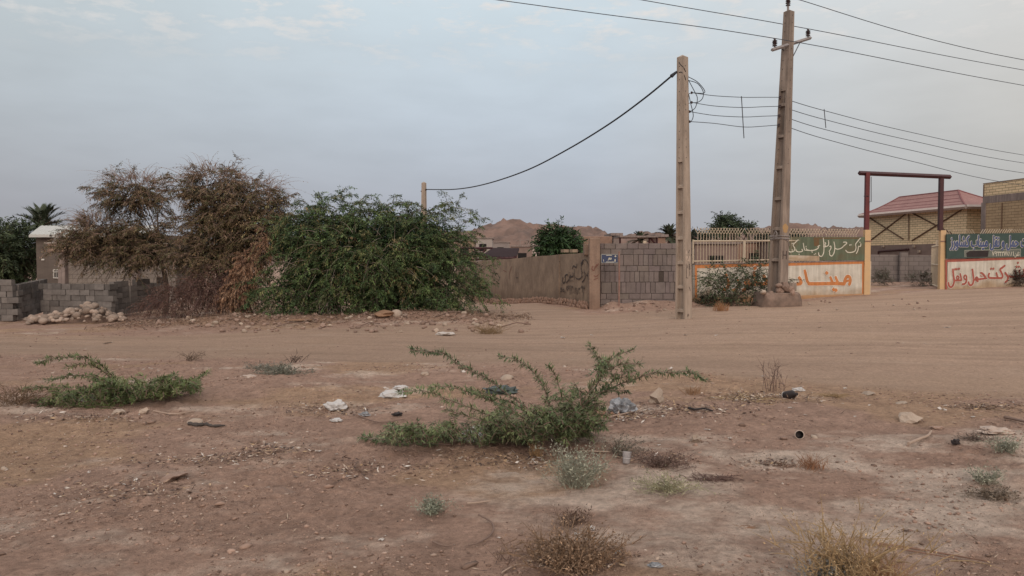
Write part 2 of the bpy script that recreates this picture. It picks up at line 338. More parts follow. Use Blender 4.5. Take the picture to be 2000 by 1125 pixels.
class Plane:            # a vertical face through p>q; pen strokes are laid on it
    def __init__(s, p, q, off=.004):
        s.p = Vector(p[:2]); s.d = (Vector(q[:2]) - s.p).normalized(); n = Vector((-s.d.y, s.d.x))
        if n.dot(-s.p) < 0: n = -n
        s.n = n; s.off = off; s.k = 0
    def st(s, px, py):
        r = P(px, py, 1.0) - Vector((0, 0, CAMZ)); rd = Vector((r.x, r.y)); t = (s.p.dot(s.n)) / rd.dot(s.n)
        h = rd * t; return Vector(((h - s.p).dot(s.d), CAMZ + r.z * t))
    def w(s, a, z, off=None):
        h = s.p + s.d * a + s.n * (s.off if off is None else off); return (h.x, h.y, z)
    def stroke(s, mb, pts, width, zoom=(0, 0, 1), extra=0, smooth=4, lay=0):
        q = [s.st(zoom[0] + x / zoom[2], zoom[1] + y / zoom[2]) for x, y in pts]
        if len(q) > 2 and smooth: q = [v for v in cr(q, smooth)]
        s.k += 1; off = s.off + lay + (s.k % 9) * .0005; w = width + extra
        L_, R_ = [], []
        for i, v in enumerate(q):
            t = (q[min(i + 1, len(q) - 1)] - q[max(i - 1, 0)]);
            if t.length < 1e-6: t = Vector((1, 0))
            t.normalize(); n = Vector((-t.y, t.x)); e = (-1 if i == 0 else 1 if i == len(q) - 1 else 0) * w * .3
            wd = w * (.5 if 0 < i < len(q) - 1 else .38)
            L_.append(v + n * wd + t * e); R_.append(v - n * wd + t * e)
        vs = [s.w(v.x, v.y, off) for v in L_] + [s.w(v.x, v.y, off) for v in R_]; m = len(q)
        mb.add(vs, [(i, i + 1, m + i + 1, m + i) for i in range(m - 1)])
    def dot(s, mb, x, y, r, zoom, extra=0, lay=0):
        c = s.st(zoom[0] + x / zoom[2], zoom[1] + y / zoom[2]); r = r + extra / 2
        s.k += 1; off = s.off + lay + (s.k % 9) * .0005
        mb.add([s.w(c.x + dx * r, c.y + dz * r, off) for dx, dz in ((-1, 0), (0, -1), (1, 0), (0, 1))], [(0, 1, 2, 3)])
FORMS = {'ا': (0xFE8D, 0xFE8E, None, None), 'ب': (0xFE8F, 0xFE90, 0xFE91, 0xFE92), 'ت': (0xFE95, 0xFE96, 0xFE97, 0xFE98), 'ح': (0xFEA1, 0xFEA2, 0xFEA3, 0xFEA4),
 'ر': (0xFEAD, 0xFEAE, None, None), 'ز': (0xFEAF, 0xFEB0, None, None), 'ش': (0xFEB5, 0xFEB6, 0xFEB7, 0xFEB8), 'ق': (0xFED5, 0xFED6, 0xFED7, 0xFED8), 'ک': (0xFB8E, 0xFB8F, 0xFB90, 0xFB91),
 'ل': (0xFEDD, 0xFEDE, 0xFEDF, 0xFEE0), 'م': (0xFEE1, 0xFEE2, 0xFEE3, 0xFEE4), 'ن': (0xFEE5, 0xFEE6, 0xFEE7, 0xFEE8), 'و': (0xFEED, 0xFEEE, None, None),
 'ف': (0xFED1, 0xFED2, 0xFED3, 0xFED4), 'ی': (0xFBFC, 0xFBFD, 0xFBFE, 0xFBFF), 'ه': (0xFEE9, 0xFEEA, 0xFEEB, 0xFEEC)}
def shape(t):
    out = []
    for w_ in t.split(' '):
        g = ''
        for i, c in enumerate(w_):
            if c not in FORMS: g += c; continue
            f = FORMS[c]; pj = i > 0 and w_[i - 1] in FORMS and FORMS[w_[i - 1]][2] is not None; nj = i < len(w_) - 1 and w_[i + 1] in FORMS and f[2] is not None
            g += chr(f[3 if pj and nj else 1 if pj else 2 if nj else 0])
        out.append(g[::-1] if any(c in FORMS for c in w_) else g)
    return ' '.join(out[::-1])
def glyph_mesh(body):
    c = bpy.data.curves.new('glyph', 'FONT'); c.body = body; c.size = 1; c.resolution_u = 3
    o = bpy.data.objects.new('glyph', c); COL.objects.link(o)
    dg = bpy.context.evaluated_depsgraph_get(); dg.update()
    me = bpy.data.meshes.new_from_object(o.evaluated_get(dg))
    V = [v.co.copy() for v in me.vertices]; Fc = [tuple(p.vertices) for p in me.polygons]
    bpy.data.objects.remove(o); bpy.data.curves.remove(c); bpy.data.meshes.remove(me); return V, Fc
def font_text(mb, plane, text, a0, a1, z0, h, bold, lay=0, raw=False):
    body = text if raw else shape(text); bar = max(v.x for v in glyph_mesh('|')[0])
    gl = []
    for i, ch in enumerate(body):
        if ch == ' ': continue
        x = max(v.x for v in glyph_mesh(body[:i] + '|')[0]) - bar
        V, Fc = glyph_mesh(ch); gl.append(([Vector((v.x + x, v.y)) for v in V], Fc))
    xs = [v.x for V, _ in gl for v in V]; mnx, mxx = min(xs), max(xs); k = (a1 - a0) / (mxx - mnx); n = 0
    ring = [(0, 0)] + ([(math.cos(t * math.pi / 5) * bold, math.sin(t * math.pi / 5) * bold) for t in range(10)] if bold else [])
    for V, Fc in gl:
        for dx, dz in ring:
            n += 1; off = plane.off + lay + (n % 23) * .00025
            mb.add([plane.w(a0 + (v.x - mnx) * k + dx, z0 + v.y * h + dz, off) for v in V], Fc)
# ---------------------------------------------------------------- ground and track
def ground():
    ys = [-6.]; y = -6.
    while y < 2400:
        y += .02 if y < 3 and y > 2 else (.15 if y <= 2 else max(.018, .0052 * y) if y < 34 else .035 * y); ys.append(y)
    ys = np.array(ys); us = np.linspace(-1, 1, 760); us = np.sign(us) * (np.abs(us) * .78 + .9 * np.abs(us) ** 4)
    X = us[None, :] * (np.abs(ys) * 1. + 3.)[:, None]; Yg = np.repeat(ys[:, None], len(us), 1)
    Z = gz(X, Yg); ny, nx = X.shape
    rm = roadmask(X, Yg)
    idx = np.arange(ny * nx).reshape(ny, nx)
    q = np.stack([idx[:-1, :-1], idx[:-1, 1:], idx[1:, 1:], idx[1:, :-1]], -1).reshape(-1, 4)
    V = np.stack([X, Yg, Z], -1).reshape(-1, 3)
    # colour zones: pale crust, ochre sand, damp brown clods (real soil colours)
    x, y = V[:, 0], V[:, 1]; r = rm.ravel()
    brown = np.array([.385, .25, .193]); road = np.array([.44, .305, .228]); pale = np.array([.60, .47, .39]); ochre = np.array([.42, .275, .172]); dark = np.array([.245, .152, .115])
    w1 = ss(fbm(x * .9 + 3, y * 1.5, 6, 101, .68) + .55 * ss(x + .30 * (y - 4), -.8, 1.8) * ss(-y, -8.8, -5.2) - .42, -.25, .5)
    c = brown[None] * np.ones((len(x), 1))
    wo = ss(fbm(x * .5, y * .9, 4, 131) + .25 * np.exp(-((y - 7.6) / 1.0) ** 2) * ss(-x, .2, 2.5) + .1 * ss(y, 11, 14) * ss(-x, 1, 5), .06, .34)
    c = c + (ochre - c) * (wo * .55)[:, None]
    c = c + (pale - c) * (w1 * .9)[:, None]
    wd = ss(fbm(x * 1.6, y * 2.6, 6, 151, .75), .05, .5) * (1 - ss(y, 14, 20) * .4)
    c = c + (dark - c) * (wd * .2 * (1 - .8 * w1))[:, None]
    c = c * (1 - .1 * ss(-x, 2, 7) * ss(y, 9, 13) * (1 - r))[:, None]; c = c + (road * (.84 + .22 * ss(x, -4, 9))[:, None] - c) * (r * .88)[:, None]
    tr = ss(fbm(x * .25, y * 2.2 + x * .25, 5, 171, .6), -.1, .35)      # wheel streaks along the track
    c = c * (1 - .12 * (tr * r))[:, None]; c = c * (1 - .11 * np.clip(ruts(x, y), -.6, 1) * r)[:, None]
    bank = np.exp(-((y - 24.3) / 1.4) ** 2) * ss(x, -14, -9) * ss(-x, -.2, 2)
    c = c + (np.array([.27, .165, .118]) - c) * (bank * .6)[:, None]
    far = ss(y, 60, 120); c = c + (np.array([.34, .23, .18]) - c) * far[:, None]
    fine = fbm(x * 7, y * 7, 3, 191) + .9 * fbm(x * 26, y * 26, 3, 201, .7) * (1 - ss(y, 9, 20)); c = c * (1 + .26 * fine * (1 - .7 * r))[:, None]
    m = bpy.data.materials.new('soil'); m.use_nodes = True; nt = m.node_tree; N = nt.nodes; L = nt.links; b = N['Principled BSDF']
    b.inputs['Roughness'].default_value = .95; b.inputs['Specular IOR Level'].default_value = .1
    at = N.new('ShaderNodeAttribute'); at.attribute_name = 'Col'; tc = N.new('ShaderNodeTexCoord')
    nz = N.new('ShaderNodeTexNoise'); nz.inputs['Scale'].default_value = 22; nz.inputs['Detail'].default_value = 8; nz.inputs['Roughness'].default_value = .75; L.new(tc.outputs['Object'], nz.inputs['Vector'])
    mr = N.new('ShaderNodeMapRange'); mr.inputs[1].default_value = .3; mr.inputs[2].default_value = .7; mr.inputs[3].default_value = .70; mr.inputs[4].default_value = 1.22; L.new(nz.outputs['Fac'], mr.inputs[0])
    mu = N.new('ShaderNodeMixRGB'); mu.blend_type = 'MULTIPLY'; mu.inputs[0].default_value = 1; L.new(at.outputs['Color'], mu.inputs[1]); L.new(mr.outputs[0], mu.inputs[2])
    vo = N.new('ShaderNodeTexVoronoi'); vo.inputs['Scale'].default_value = 42; L.new(tc.outputs['Object'], vo.inputs['Vector'])
    v2 = N.new('ShaderNodeMapRange'); v2.inputs[1].default_value = 0; v2.inputs[2].default_value = .28; v2.inputs[3].default_value = 1.3; v2.inputs[4].default_value = 1; L.new(vo.outputs['Distance'], v2.inputs[0])
    m2 = N.new('ShaderNodeMixRGB'); m2.blend_type = 'MULTIPLY'; m2.inputs[0].default_value = .7; L.new(mu.outputs[0], m2.inputs[1]); L.new(v2.outputs[0], m2.inputs[2])
    v5 = N.new('ShaderNodeTexVoronoi'); v5.inputs['Scale'].default_value = 95; L.new(tc.outputs['Object'], v5.inputs['Vector'])
    v6 = N.new('ShaderNodeMapRange'); v6.inputs[1].default_value = .12; v6.inputs[2].default_value = .42; v6.inputs[3].default_value = .62; v6.inputs[4].default_value = 1.06; L.new(v5.outputs['Distance'], v6.inputs[0])
    v7 = N.new('ShaderNodeTexNoise'); v7.inputs['Scale'].default_value = 3; v7.inputs['Detail'].default_value = 5; L.new(tc.outputs['Object'], v7.inputs['Vector'])
    v8 = N.new('ShaderNodeMapRange'); v8.inputs[1].default_value = .42; v8.inputs[2].default_value = .6; L.new(v7.outputs['Fac'], v8.inputs[0])
    m3 = N.new('ShaderNodeMixRGB'); m3.blend_type = 'MULTIPLY'; L.new(v8.outputs[0], m3.inputs[0]); L.new(m2.outputs[0], m3.inputs[1]); L.new(v6.outputs[0], m3.inputs[2])
    L.new(m3.outputs[0], b.inputs['Base Color'])
    n3 = N.new('ShaderNodeTexNoise'); n3.inputs['Scale'].default_value = 38; n3.inputs['Detail'].default_value = 9; n3.inputs['Roughness'].default_value = .7; L.new(tc.outputs['Object'], n3.inputs['Vector'])
    bp = N.new('ShaderNodeBump'); bp.inputs['Strength'].default_value = 1; bp.inputs['Distance'].default_value = .05; L.new(n3.outputs['Fac'], bp.inputs['Height']); L.new(bp.outputs[0], b.inputs['Normal'])
    fr = r[q].mean(1) > .5
    for nm, sel in (('ground', ~fr), ('dirt_road', fr)):
        qq = q[sel]; u, inv = np.unique(qq, return_inverse=True)
        o = npmesh(nm, V[u], inv.reshape(-1, 4), m, cols=c[u], smooth=True); tag(o, kind='structure')
ground()
# ---------------------------------------------------------------- hills
def hills():
    prof = [(-900, 480), (300, 480), (700, 470), (840, 458), (880, 443), (905, 439), (930, 435), (960, 436), (985, 432), (1012, 428), (1030, 431), (1050, 437), (1075, 437), (1095, 440), (1130, 437), (1160, 442), (1190, 451), (1215, 459), (1245, 454), (1272, 444), (1300, 452), (1350, 449), (1420, 447), (1500, 441), (1545, 434), (1580, 436), (1620, 440), (1660, 438), (1690, 439), (1740, 450), (1900, 452), (2600, 470)]
    Y0 = 420.; xs = np.linspace(-420, 560, 560); ys = np.linspace(300, 640, 150)
    h = np.interp(xs, [(p - 1000) / F * Y0 for p, _ in prof], [(505 - q) / F * Y0 + 2.6 for _, q in prof]) * 1.06
    X, Yg = np.meshgrid(xs, ys); H = np.repeat(h[None], len(ys), 0)
    d = ss(Yg, 300, 415) * (1 - .6 * ss(Yg, 440, 640))
    rid = 1 - np.abs(2 * fbm(X * .028, Yg * .028, 5, 7, .55)); rid2 = 1 - np.abs(2 * fbm(X * .09, Yg * .06, 4, 17))
    low = 1 - d
    Z = -2 + H * (d ** 1.1) * (1 - .26 * (1 - rid) * d ** .3 - .12 * (1 - rid2)) + H * .42 * np.exp(-((Yg - 345) / 22) ** 2) * ss(fbm(X * .02, Yg * .01, 2, 33), -.1, .3) + 2.0 * fbm(X * .22, Yg * .12, 5, 71, .65) - 3.5 * ss(.12 - np.abs(fbm(X * .04, Yg * .03, 3, 77)), 0, .12) * d * (1 - ss(Yg, 395, 415))
    ny, nx = X.shape; idx = np.arange(ny * nx).reshape(ny, nx)
    q = np.stack([idx[:-1, :-1], idx[:-1, 1:], idx[1:, 1:], idx[1:, :-1]], -1).reshape(-1, 4)
    m = mat('hill_rock', (.225, .145, .118), (.12, .082, .07), ns=.09, bump=1, bs=.6, contrast=.13, rough=.95)
    tag(npmesh('hills', np.stack([X, Yg, Z], -1).reshape(-1, 3), q, m), kind='structure')
hills()
# ---------------------------------------------------------------- foliage generators
def lobe(px, py, rx, ry, Y, ryd, w=1.): 
    c = P(px, py, Y); return (c.x, c.y, c.z, rx / F * Y, ryd, ry / F * Y, w)
def unit(v): return v / np.maximum(np.linalg.norm(v, axis=-1, keepdims=True), 1e-9)
def sprays(lobes, n, L, up=.3, droop=.5, rin=.25, rng=RNG, out=1., zmin=None, hor=1.):
    lo = np.array(lobes); w = lo[:, 6] * lo[:, 3] * lo[:, 5]; i = rng.choice(len(lo), n, p=w / w.sum())
    d = unit(rng.normal(size=(n, 3))); d[:, 1] = np.where(rng.random(n) < .62, -np.abs(d[:, 1]), d[:, 1])
    rr = rin + (1 - rin) * rng.random(n) ** .6
    s = lo[i, :3] + d * lo[i, 3:6] * rr[:, None] * .93
    dr = unit(d * np.array([1, 1, hor]) * out + rng.normal(size=(n, 3)) * .55 + np.array([0, 0, up]))
    Ln = L * (.55 + .8 * rng.random(n)); return s, dr, Ln, droop * (.5 + rng.random(n)), i
def spray_pts(s, dr, Ln, g, t):
    t = t[None, :, None]; return s[:, None] + dr[:, None] * Ln[:, None, None] * t + np.array([0, 0, -1.])[None, None] * (g * Ln)[:, None, None] * t * t
def leaf_quads(C, D, Nn, ln, wd):
    S_ = unit(np.cross(D, Nn)); a = C; b = C + D * ln * .45 + S_ * wd / 2; c = C + D * ln; d = C + D * ln * .45 - S_ * wd / 2
    V = np.stack([a, b, c, d], 1).reshape(-1, 3); n = len(C); return V, np.arange(4 * n).reshape(n, 4)
def foliage(name, parent, sp, M, leaf, pal, jit=.25, spread=.8, hang=.3, tmin=.1, rng=RNG, palw=None, origin=None, zfloor=None):
    s, dr, Ln, g, _ = sp; n = len(s); t = np.linspace(tmin, 1, M); Pt = spray_pts(s, dr, Ln, g, t)
    T = unit(np.gradient(Pt, axis=1)); side = unit(np.cross(T, np.array([0, 0, 1.]) + rng.normal(size=(n, 1, 3)) * .4))
    sg = np.where(np.arange(M) % 2 == 0, 1., -1.)[None, :, None]
    D = unit(side * sg * spread + T * .7 + rng.normal(size=(n, M, 3)) * .35 + np.array([0, 0, -hang]))
    Nn = unit(rng.normal(size=(n, M, 3)) * .6 + np.array([0, 0, 1.])); C = Pt + rng.normal(size=Pt.shape) * .015
    k = n * M; ln = leaf[0] * (.6 + .8 * rng.random(k))[:, None]; wd = leaf[1] * (.7 + .6 * rng.random(k))[:, None]
    V, Fc = leaf_quads(C.reshape(k, 3), D.reshape(k, 3), Nn.reshape(k, 3), ln, wd)
    if zfloor is not None: V[:, 2] = np.maximum(V[:, 2], zfloor)
    pal = np.array(pal); pi = rng.choice(len(pal), n, p=palw); c = pal[pi] * (1 + jit * rng.normal(size=(n, 1)).clip(-1.5, 1.5) * .6)
    c = np.repeat(c, M, 0) * (1 + .18 * rng.normal(size=(k, 1)).clip(-2, 2)); c = np.repeat(np.clip(c, .004, 1), 4, 0)
    return npmesh(name, V, Fc, M_leafE, parent, origin=origin, cols=c)
def twigs(name, parent, sp, r, m, K=5, sel=1., rng=RNG, zfloor=None):
    s, dr, Ln, g, _ = sp; n = int(len(s) * sel); s, dr, Ln, g = s[:n], dr[:n], Ln[:n], g[:n]
    t = np.linspace(0, 1, K); Pt = spray_pts(s, dr, Ln, g, t)
    a = unit(np.cross(dr, rng.normal(size=(n, 3)))); b = unit(np.cross(dr, a))
    ring = np.stack([a * math.cos(k) + b * math.sin(k) for k in (0, 2.094, 4.189)], 1)
    rad = (r * (1 - .75 * t))[None, :, None, None]
    V = (Pt[:, :, None] + ring[:, None] * rad).reshape(-1, 3)
    if zfloor is not None: V[:, 2] = np.maximum(V[:, 2], zfloor)
    i = np.arange(n)[:, None, None] * K * 3 + np.arange(K - 1)[None, :, None] * 3; k = np.arange(3)[None, None]
    q = np.stack([i + k, i + (k + 1) % 3, i + 3 + (k + 1) % 3, i + 3 + k], -1).reshape(-1, 4)
    return npmesh(name, V, q, m, parent)
def limbs(parent, base, targets, r0, name='limbs', m=None, trunk=None, seed=1, rise=.45, fork=None):
    rg = random.Random(seed); mb = MB(); base = Vector(base)
    if fork:
        fork = Vector(fork); mb.tube(cr([base, base.lerp(fork, .5) + Vector((.12, 0, .05)), fork], 5), [r0 * 1.5 * (1 - .25 * i / 10) for i in range(11)], 7); base = fork
    for q in targets:
        q = Vector(q); L = (q - base).length
        mid = base.lerp(q, .45) + Vector((rg.uniform(-.12, .12), rg.uniform(-.12, .12), rise * .35)) * L * .6
        st = base + Vector((rg.uniform(-1, 1), rg.uniform(-1, 1), 0)) * r0 * 1.2
        k = rg.uniform(.35, 1)
        mb.tube(cr([st, st.lerp(mid, .5) + Vector((rg.uniform(-.1, .1), rg.uniform(-.1, .1), rg.uniform(-.05, .1))) * L * .25, mid, q], 4), [r0 * k * (1 - .85 * i / 12) for i in range(13)], 5)
    return mb.build(name, m or M_bark, parent)
def sub_sp(sp, n): return tuple(a[:n] for a in sp)
def plumes(lobes, nm, Lm, ns, Ls, up=.2, droop=.35, rin=.35, rng=RNG, hor=.6, fan=.9, sdroop=.35, out=1.):
    m = sprays(lobes, nm, Lm, up=up, droop=droop, rin=rin, rng=rng, hor=hor, out=out); s, d, Ln, g, _ = m
    t = rng.uniform(.15, 1., (nm, ns)); Pt = s[:, None] + d[:, None] * (Ln[:, None] * t)[..., None]; Pt[..., 2] -= (g * Ln)[:, None] * t * t
    T = unit(d[:, None] + np.array([0, 0, -2.]) * (g[:, None] * t)[..., None]); sd = unit(np.cross(T, np.array([0, 0, 1.])))
    sg = np.where(np.arange(ns) % 2 == 0, 1., -1.)[None, :, None]
    D = unit(T * .8 + sd * sg * fan + rng.normal(size=(nm, ns, 3)) * .28)
    L2 = Ls * rng.uniform(.5, 1.25, (nm, ns)) * (1.15 - .5 * t)
    return m, (Pt.reshape(-1, 3), D.reshape(-1, 3), L2.ravel(), sdroop * rng.uniform(.4, 1.4, nm * ns), None)
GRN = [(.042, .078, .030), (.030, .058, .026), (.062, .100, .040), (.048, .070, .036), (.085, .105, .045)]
# ---------------------------------------------------------------- the big roadside thicket
def big_bush():
    b = P(760, 600, 27.2); b.z = gzs(b.x, b.y)
    t = thing('mesquite_bush', b, 'large dense green bush with drooping feathery branches beside the dirt lane', 'bush')
    zf = b.z + .02
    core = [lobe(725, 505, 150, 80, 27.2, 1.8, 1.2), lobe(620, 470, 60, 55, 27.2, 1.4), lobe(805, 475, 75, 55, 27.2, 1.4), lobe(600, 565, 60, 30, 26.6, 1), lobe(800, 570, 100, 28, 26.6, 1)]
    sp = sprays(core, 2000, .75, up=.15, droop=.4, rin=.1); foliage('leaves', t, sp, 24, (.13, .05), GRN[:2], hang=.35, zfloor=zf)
    lo = [lobe(725, 500, 165, 85, 26.9, 2.3, 1.1), lobe(615, 450, 64, 42, 27, 1.6, .9), lobe(805, 450, 76, 38, 27, 1.6, .9), lobe(700, 420, 95, 28, 27.2, 1.4, .9), lobe(855, 520, 62, 62, 26.8, 1.5),
          lobe(565, 575, 60, 30, 26, 1.2, 1.3), lobe(650, 572, 100, 30, 25.9, 1.1), lobe(790, 575, 120, 26, 25.9, 1.0), lobe(885, 568, 45, 26, 26, 1.), lobe(880, 470, 30, 40, 27, .9, .8)]
    m, sb = plumes(lo, 860, 1.05, 9, .46, up=.10, droop=.40, rin=.5, hor=.5)
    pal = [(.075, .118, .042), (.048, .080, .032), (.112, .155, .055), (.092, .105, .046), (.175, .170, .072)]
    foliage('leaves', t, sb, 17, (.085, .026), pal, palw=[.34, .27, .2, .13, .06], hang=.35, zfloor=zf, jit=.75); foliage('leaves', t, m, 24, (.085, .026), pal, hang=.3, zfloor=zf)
    tp = [lobe(620, 402, 65, 12, 27, 1.), lobe(735, 394, 60, 12, 27, 1.), lobe(850, 412, 45, 12, 27, 1), lobe(890, 435, 20, 25, 27, .8), lobe(920, 560, 18, 24, 26.6, .8)]
    m2, s2 = plumes(tp, 46, .95, 9, .36, up=.5, droop=.4, rin=.6, hor=.7); foliage('leaves', t, s2, 15, (.085, .026), pal, hang=.3); foliage('leaves', t, m2, 20, (.08, .024), pal, hang=.3)
    lo3 = [lobe(525, 455, 40, 55, 26.2, .8), lobe(700, 500, 130, 60, 25.2, .4), lobe(790, 540, 80, 35, 25.2, .4), lobe(590, 430, 50, 35, 25.8, .5)]
    sp3 = sprays(lo3, 170, .5, up=.1, droop=.7, rin=.2)
    foliage('dry_pods', t, sp3, 14, (.10, .026), [(.26, .18, .09), (.22, .19, .09), (.17, .15, .065)], hang=1.2)
    twigs('twigs', t, m, .013, M_bark, zfloor=zf); twigs('twigs', t, m2, .012, M_bark)
    dw = sprays([lobe(700, 500, 150, 70, 24.9, .3), lobe(640, 580, 90, 20, 25, .3)], 90, .8, up=.1, droop=.4, rin=.1); twigs('dead_twigs', t, dw, .007, mat('pale_dead_twig', (.38, .31, .26), bump=0), K=6, zfloor=zf)
    limbs(t, b, [tuple(v) for v in sp[0][:46]], .10, seed=3)
big_bush()
def brown_trees():
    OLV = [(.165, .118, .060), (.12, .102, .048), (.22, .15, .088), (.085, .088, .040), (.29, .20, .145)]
    for nm, bp, Y, los, tops, n, lab, seed in (
        ('acacia_tree', (322, 606), 30, [(265, 385, 58, 26), (212, 455, 60, 21), (175, 478, 30, 19), (290, 452, 42, 16), (255, 492, 90, 15), (322, 490, 48, 18)], [(270, 358, 60, 12), (195, 435, 40, 14)], 260,
         'leftmost brown half-bare thorn tree leaning over the pale block wall', 5),
        ('acacia_tree', (430, 600), 28.6, [(430, 372, 80, 30), (490, 405, 70, 36), (425, 428, 45, 28), (470, 450, 75, 36), (435, 500, 80, 34), (392, 485, 32, 22), (510, 460, 35, 40)], [(420, 345, 65, 14), (500, 368, 50, 14)], 400,
         'taller brown thorn tree with a wispy bare top left of the green bush', 8)):
        b = P(bp[0], bp[1], Y); b.z = gzs(b.x, b.y); t = thing(nm, b, lab, 'tree')
        lo = [lobe(a, c, d, e, Y, 1.4) for a, c, d, e in los]
        m, sb = plumes(lo, int(n * 1.6), .85, 9, .42, up=.08, droop=.2, rin=.35, hor=.3, fan=.8, sdroop=.3)
        foliage('leaves', t, sb, 15, (.075, .023), OLV, palw=[.3, .25, .2, .15, .1], hang=.6, jit=.45); foliage('leaves', t, m, 18, (.075, .023), OLV, hang=.6)
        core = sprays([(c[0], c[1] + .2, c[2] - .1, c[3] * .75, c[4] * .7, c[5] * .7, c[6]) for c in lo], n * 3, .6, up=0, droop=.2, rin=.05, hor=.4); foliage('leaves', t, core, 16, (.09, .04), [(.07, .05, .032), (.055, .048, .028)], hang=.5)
        twigs('twigs', t, m, .014, M_bark, K=6); twigs('twigs', t, sb, .008, mat('pinkish_twig', (.30, .19, .155), (.19, .12, .10), ns=3, bump=0), K=4, sel=.9)
        lo2 = [lobe(a, c, d, e, Y, 1.) for a, c, d, e in tops]
        s2 = sprays(lo2, 330, 1.2, up=.9, droop=.7, rin=.3)
        twigs('bare_twigs', t, s2, .0085, mat('pale_dry_twig', (.34, .225, .18), (.24, .16, .13), ns=5, bump=0), K=8); foliage('leaves', t, sub_sp(s2, 200), 7, (.06, .022), [(.24, .16, .10), (.16, .12, .06)], hang=.3)
        limbs(t, b, [tuple(v) for v in m[0][:26]], .075, name='branches', m=M_bark, seed=seed, rise=.3, fork=P(316, 512, Y) if seed == 5 else P(425, 520, Y))
        if seed == 5:
            s3 = sprays([lobe(235, 505, 90, 8, 30, 1.)], 120, 1.3, up=-.2, droop=.12, rin=.1, hor=.1); s3[1][:, 0] = -np.abs(s3[1][:, 0]); twigs('twigs', t, s3, .009, M_bark, K=6)
    b = P(385, 606, 27.4); b.z = gzs(b.x, b.y)
    t = thing('dead_thicket', b, 'tangle of dead reddish brown twigs under the brown trees', 'dead bush')
    lo = [lobe(350, 580, 55, 26, 27.6, 1.), lobe(420, 560, 60, 40, 27.6, 1.2), lobe(300, 592, 20, 12, 27.6, .6), lobe(470, 565, 40, 34, 27.4, .9)]
    sp = sprays(lo, 1500, .7, up=.25, droop=.6, rin=.05); twigs('twigs', t, sp, .008, mat('dead_red_twig', (.22, .12, .10), (.12, .075, .07), ns=3, bump=0), K=6, zfloor=b.z)
    foliage('dead_leaves', t, sub_sp(sp, 900), 12, (.08, .028), [(.15, .085, .06), (.09, .065, .05), (.12, .065, .055)], hang=.5, zfloor=b.z)
    b = P(478, 600, 26.4); b.z = gzs(b.x, b.y)
    t = thing('dry_shrub', b, 'rust orange dried shrub at the left foot of the green bush', 'bush')
    lo = [lobe(470, 555, 26, 30, 26.5, .6), lobe(488, 520, 22, 24, 26.6, .5), lobe(462, 582, 22, 14, 26.4, .5), lobe(515, 470, 22, 24, 26.4, .4, .5)]
    sp = sprays(lo, 420, .45, up=.2, droop=.8, rin=.1); foliage('dry_leaves', t, sp, 18, (.11, .032), [(.27, .145, .085), (.20, .105, .065), (.33, .20, .125)], hang=1.1, zfloor=b.z); twigs('twigs', t, sp, .010, M_twig, zfloor=b.z)
    limbs(t, b, [tuple(v) for v in sp[0][:14]], .04, seed=31)
brown_trees()
def simple_tree(name, base, los, n, L, leafs, pal, lab, cat, M=20, r0=.12, group=None, up=.3, droop=.3, trunks=16, palw=None, hang=.3, seed=2, leafname='crown'):
    t = thing(name, base, lab, cat, group); sp = sprays(los, n, L, up=up, droop=droop, rin=.15)
    foliage(leafname, t, sp, M, leafs, pal, hang=hang, palw=palw); twigs('twigs', t, sub_sp(sp, n // 2), .012, M_bark)
    limbs(t, base, [tuple(v) for v in sp[0][:trunks]], r0, name='trunk', seed=seed); return t
def gb(px, Y):
    x = (px - 1000) / F * Y; return Vector((x, Y, gzs(x, Y)))
simple_tree('dark_tree', gb(45, 47), [lobe(25, 490, 55, 45, 47, 3), lobe(-40, 500, 60, 55, 48, 3), lobe(60, 480, 40, 38, 48, 2.5), lobe(30, 535, 45, 35, 48, 2.5), lobe(-100, 480, 60, 60, 50, 3)], 1900, 1.3, (.24, .07), [(.055, .075, .036), (.04, .056, .03), (.075, .095, .045)], 'dark green tree left of the tin-roofed house', 'tree', 22, .28)
simple_tree('garden_tree', gb(1090, 40), [lobe(1092, 475, 38, 20, 40, 1.4), lobe(1085, 462, 26, 15, 40, 1), lobe(1115, 480, 22, 12, 40, .9), lobe(1066, 482, 18, 14, 40, .9), lobe(1095, 500, 40, 16, 40, 1)], 620, .65, (.18, .065), [(.038, .078, .028), (.028, .055, .022), (.055, .10, .035)], 'round leafy green tree rising behind the graffiti wall', 'tree', 18, .12)
simple_tree('park_tree', gb(1430, 70), [lobe(1418, 440, 22, 12, 70, 1.6), lobe(1448, 448, 22, 6, 70, 1.4), lobe(1402, 452, 12, 6, 70, 1.2), lobe(1412, 428, 11, 5, 70, 1.)], 420, .9, (.24, .09), [(.055, .08, .04), (.04, .06, .032), (.07, .095, .05)], 'feathery green tree above the barred fence behind the block wall', 'tree', 14, .2)
simple_tree('low_tree', gb(1520, 60), [lobe(1520, 475, 60, 12, 60, 2), lobe(1370, 468, 16, 8, 60, 1.2)], 500, .9, (.24, .09), [(.032, .047, .026), (.024, .038, .02)], 'low dark scrub seen through the barred fence', 'tree', 14, .1)
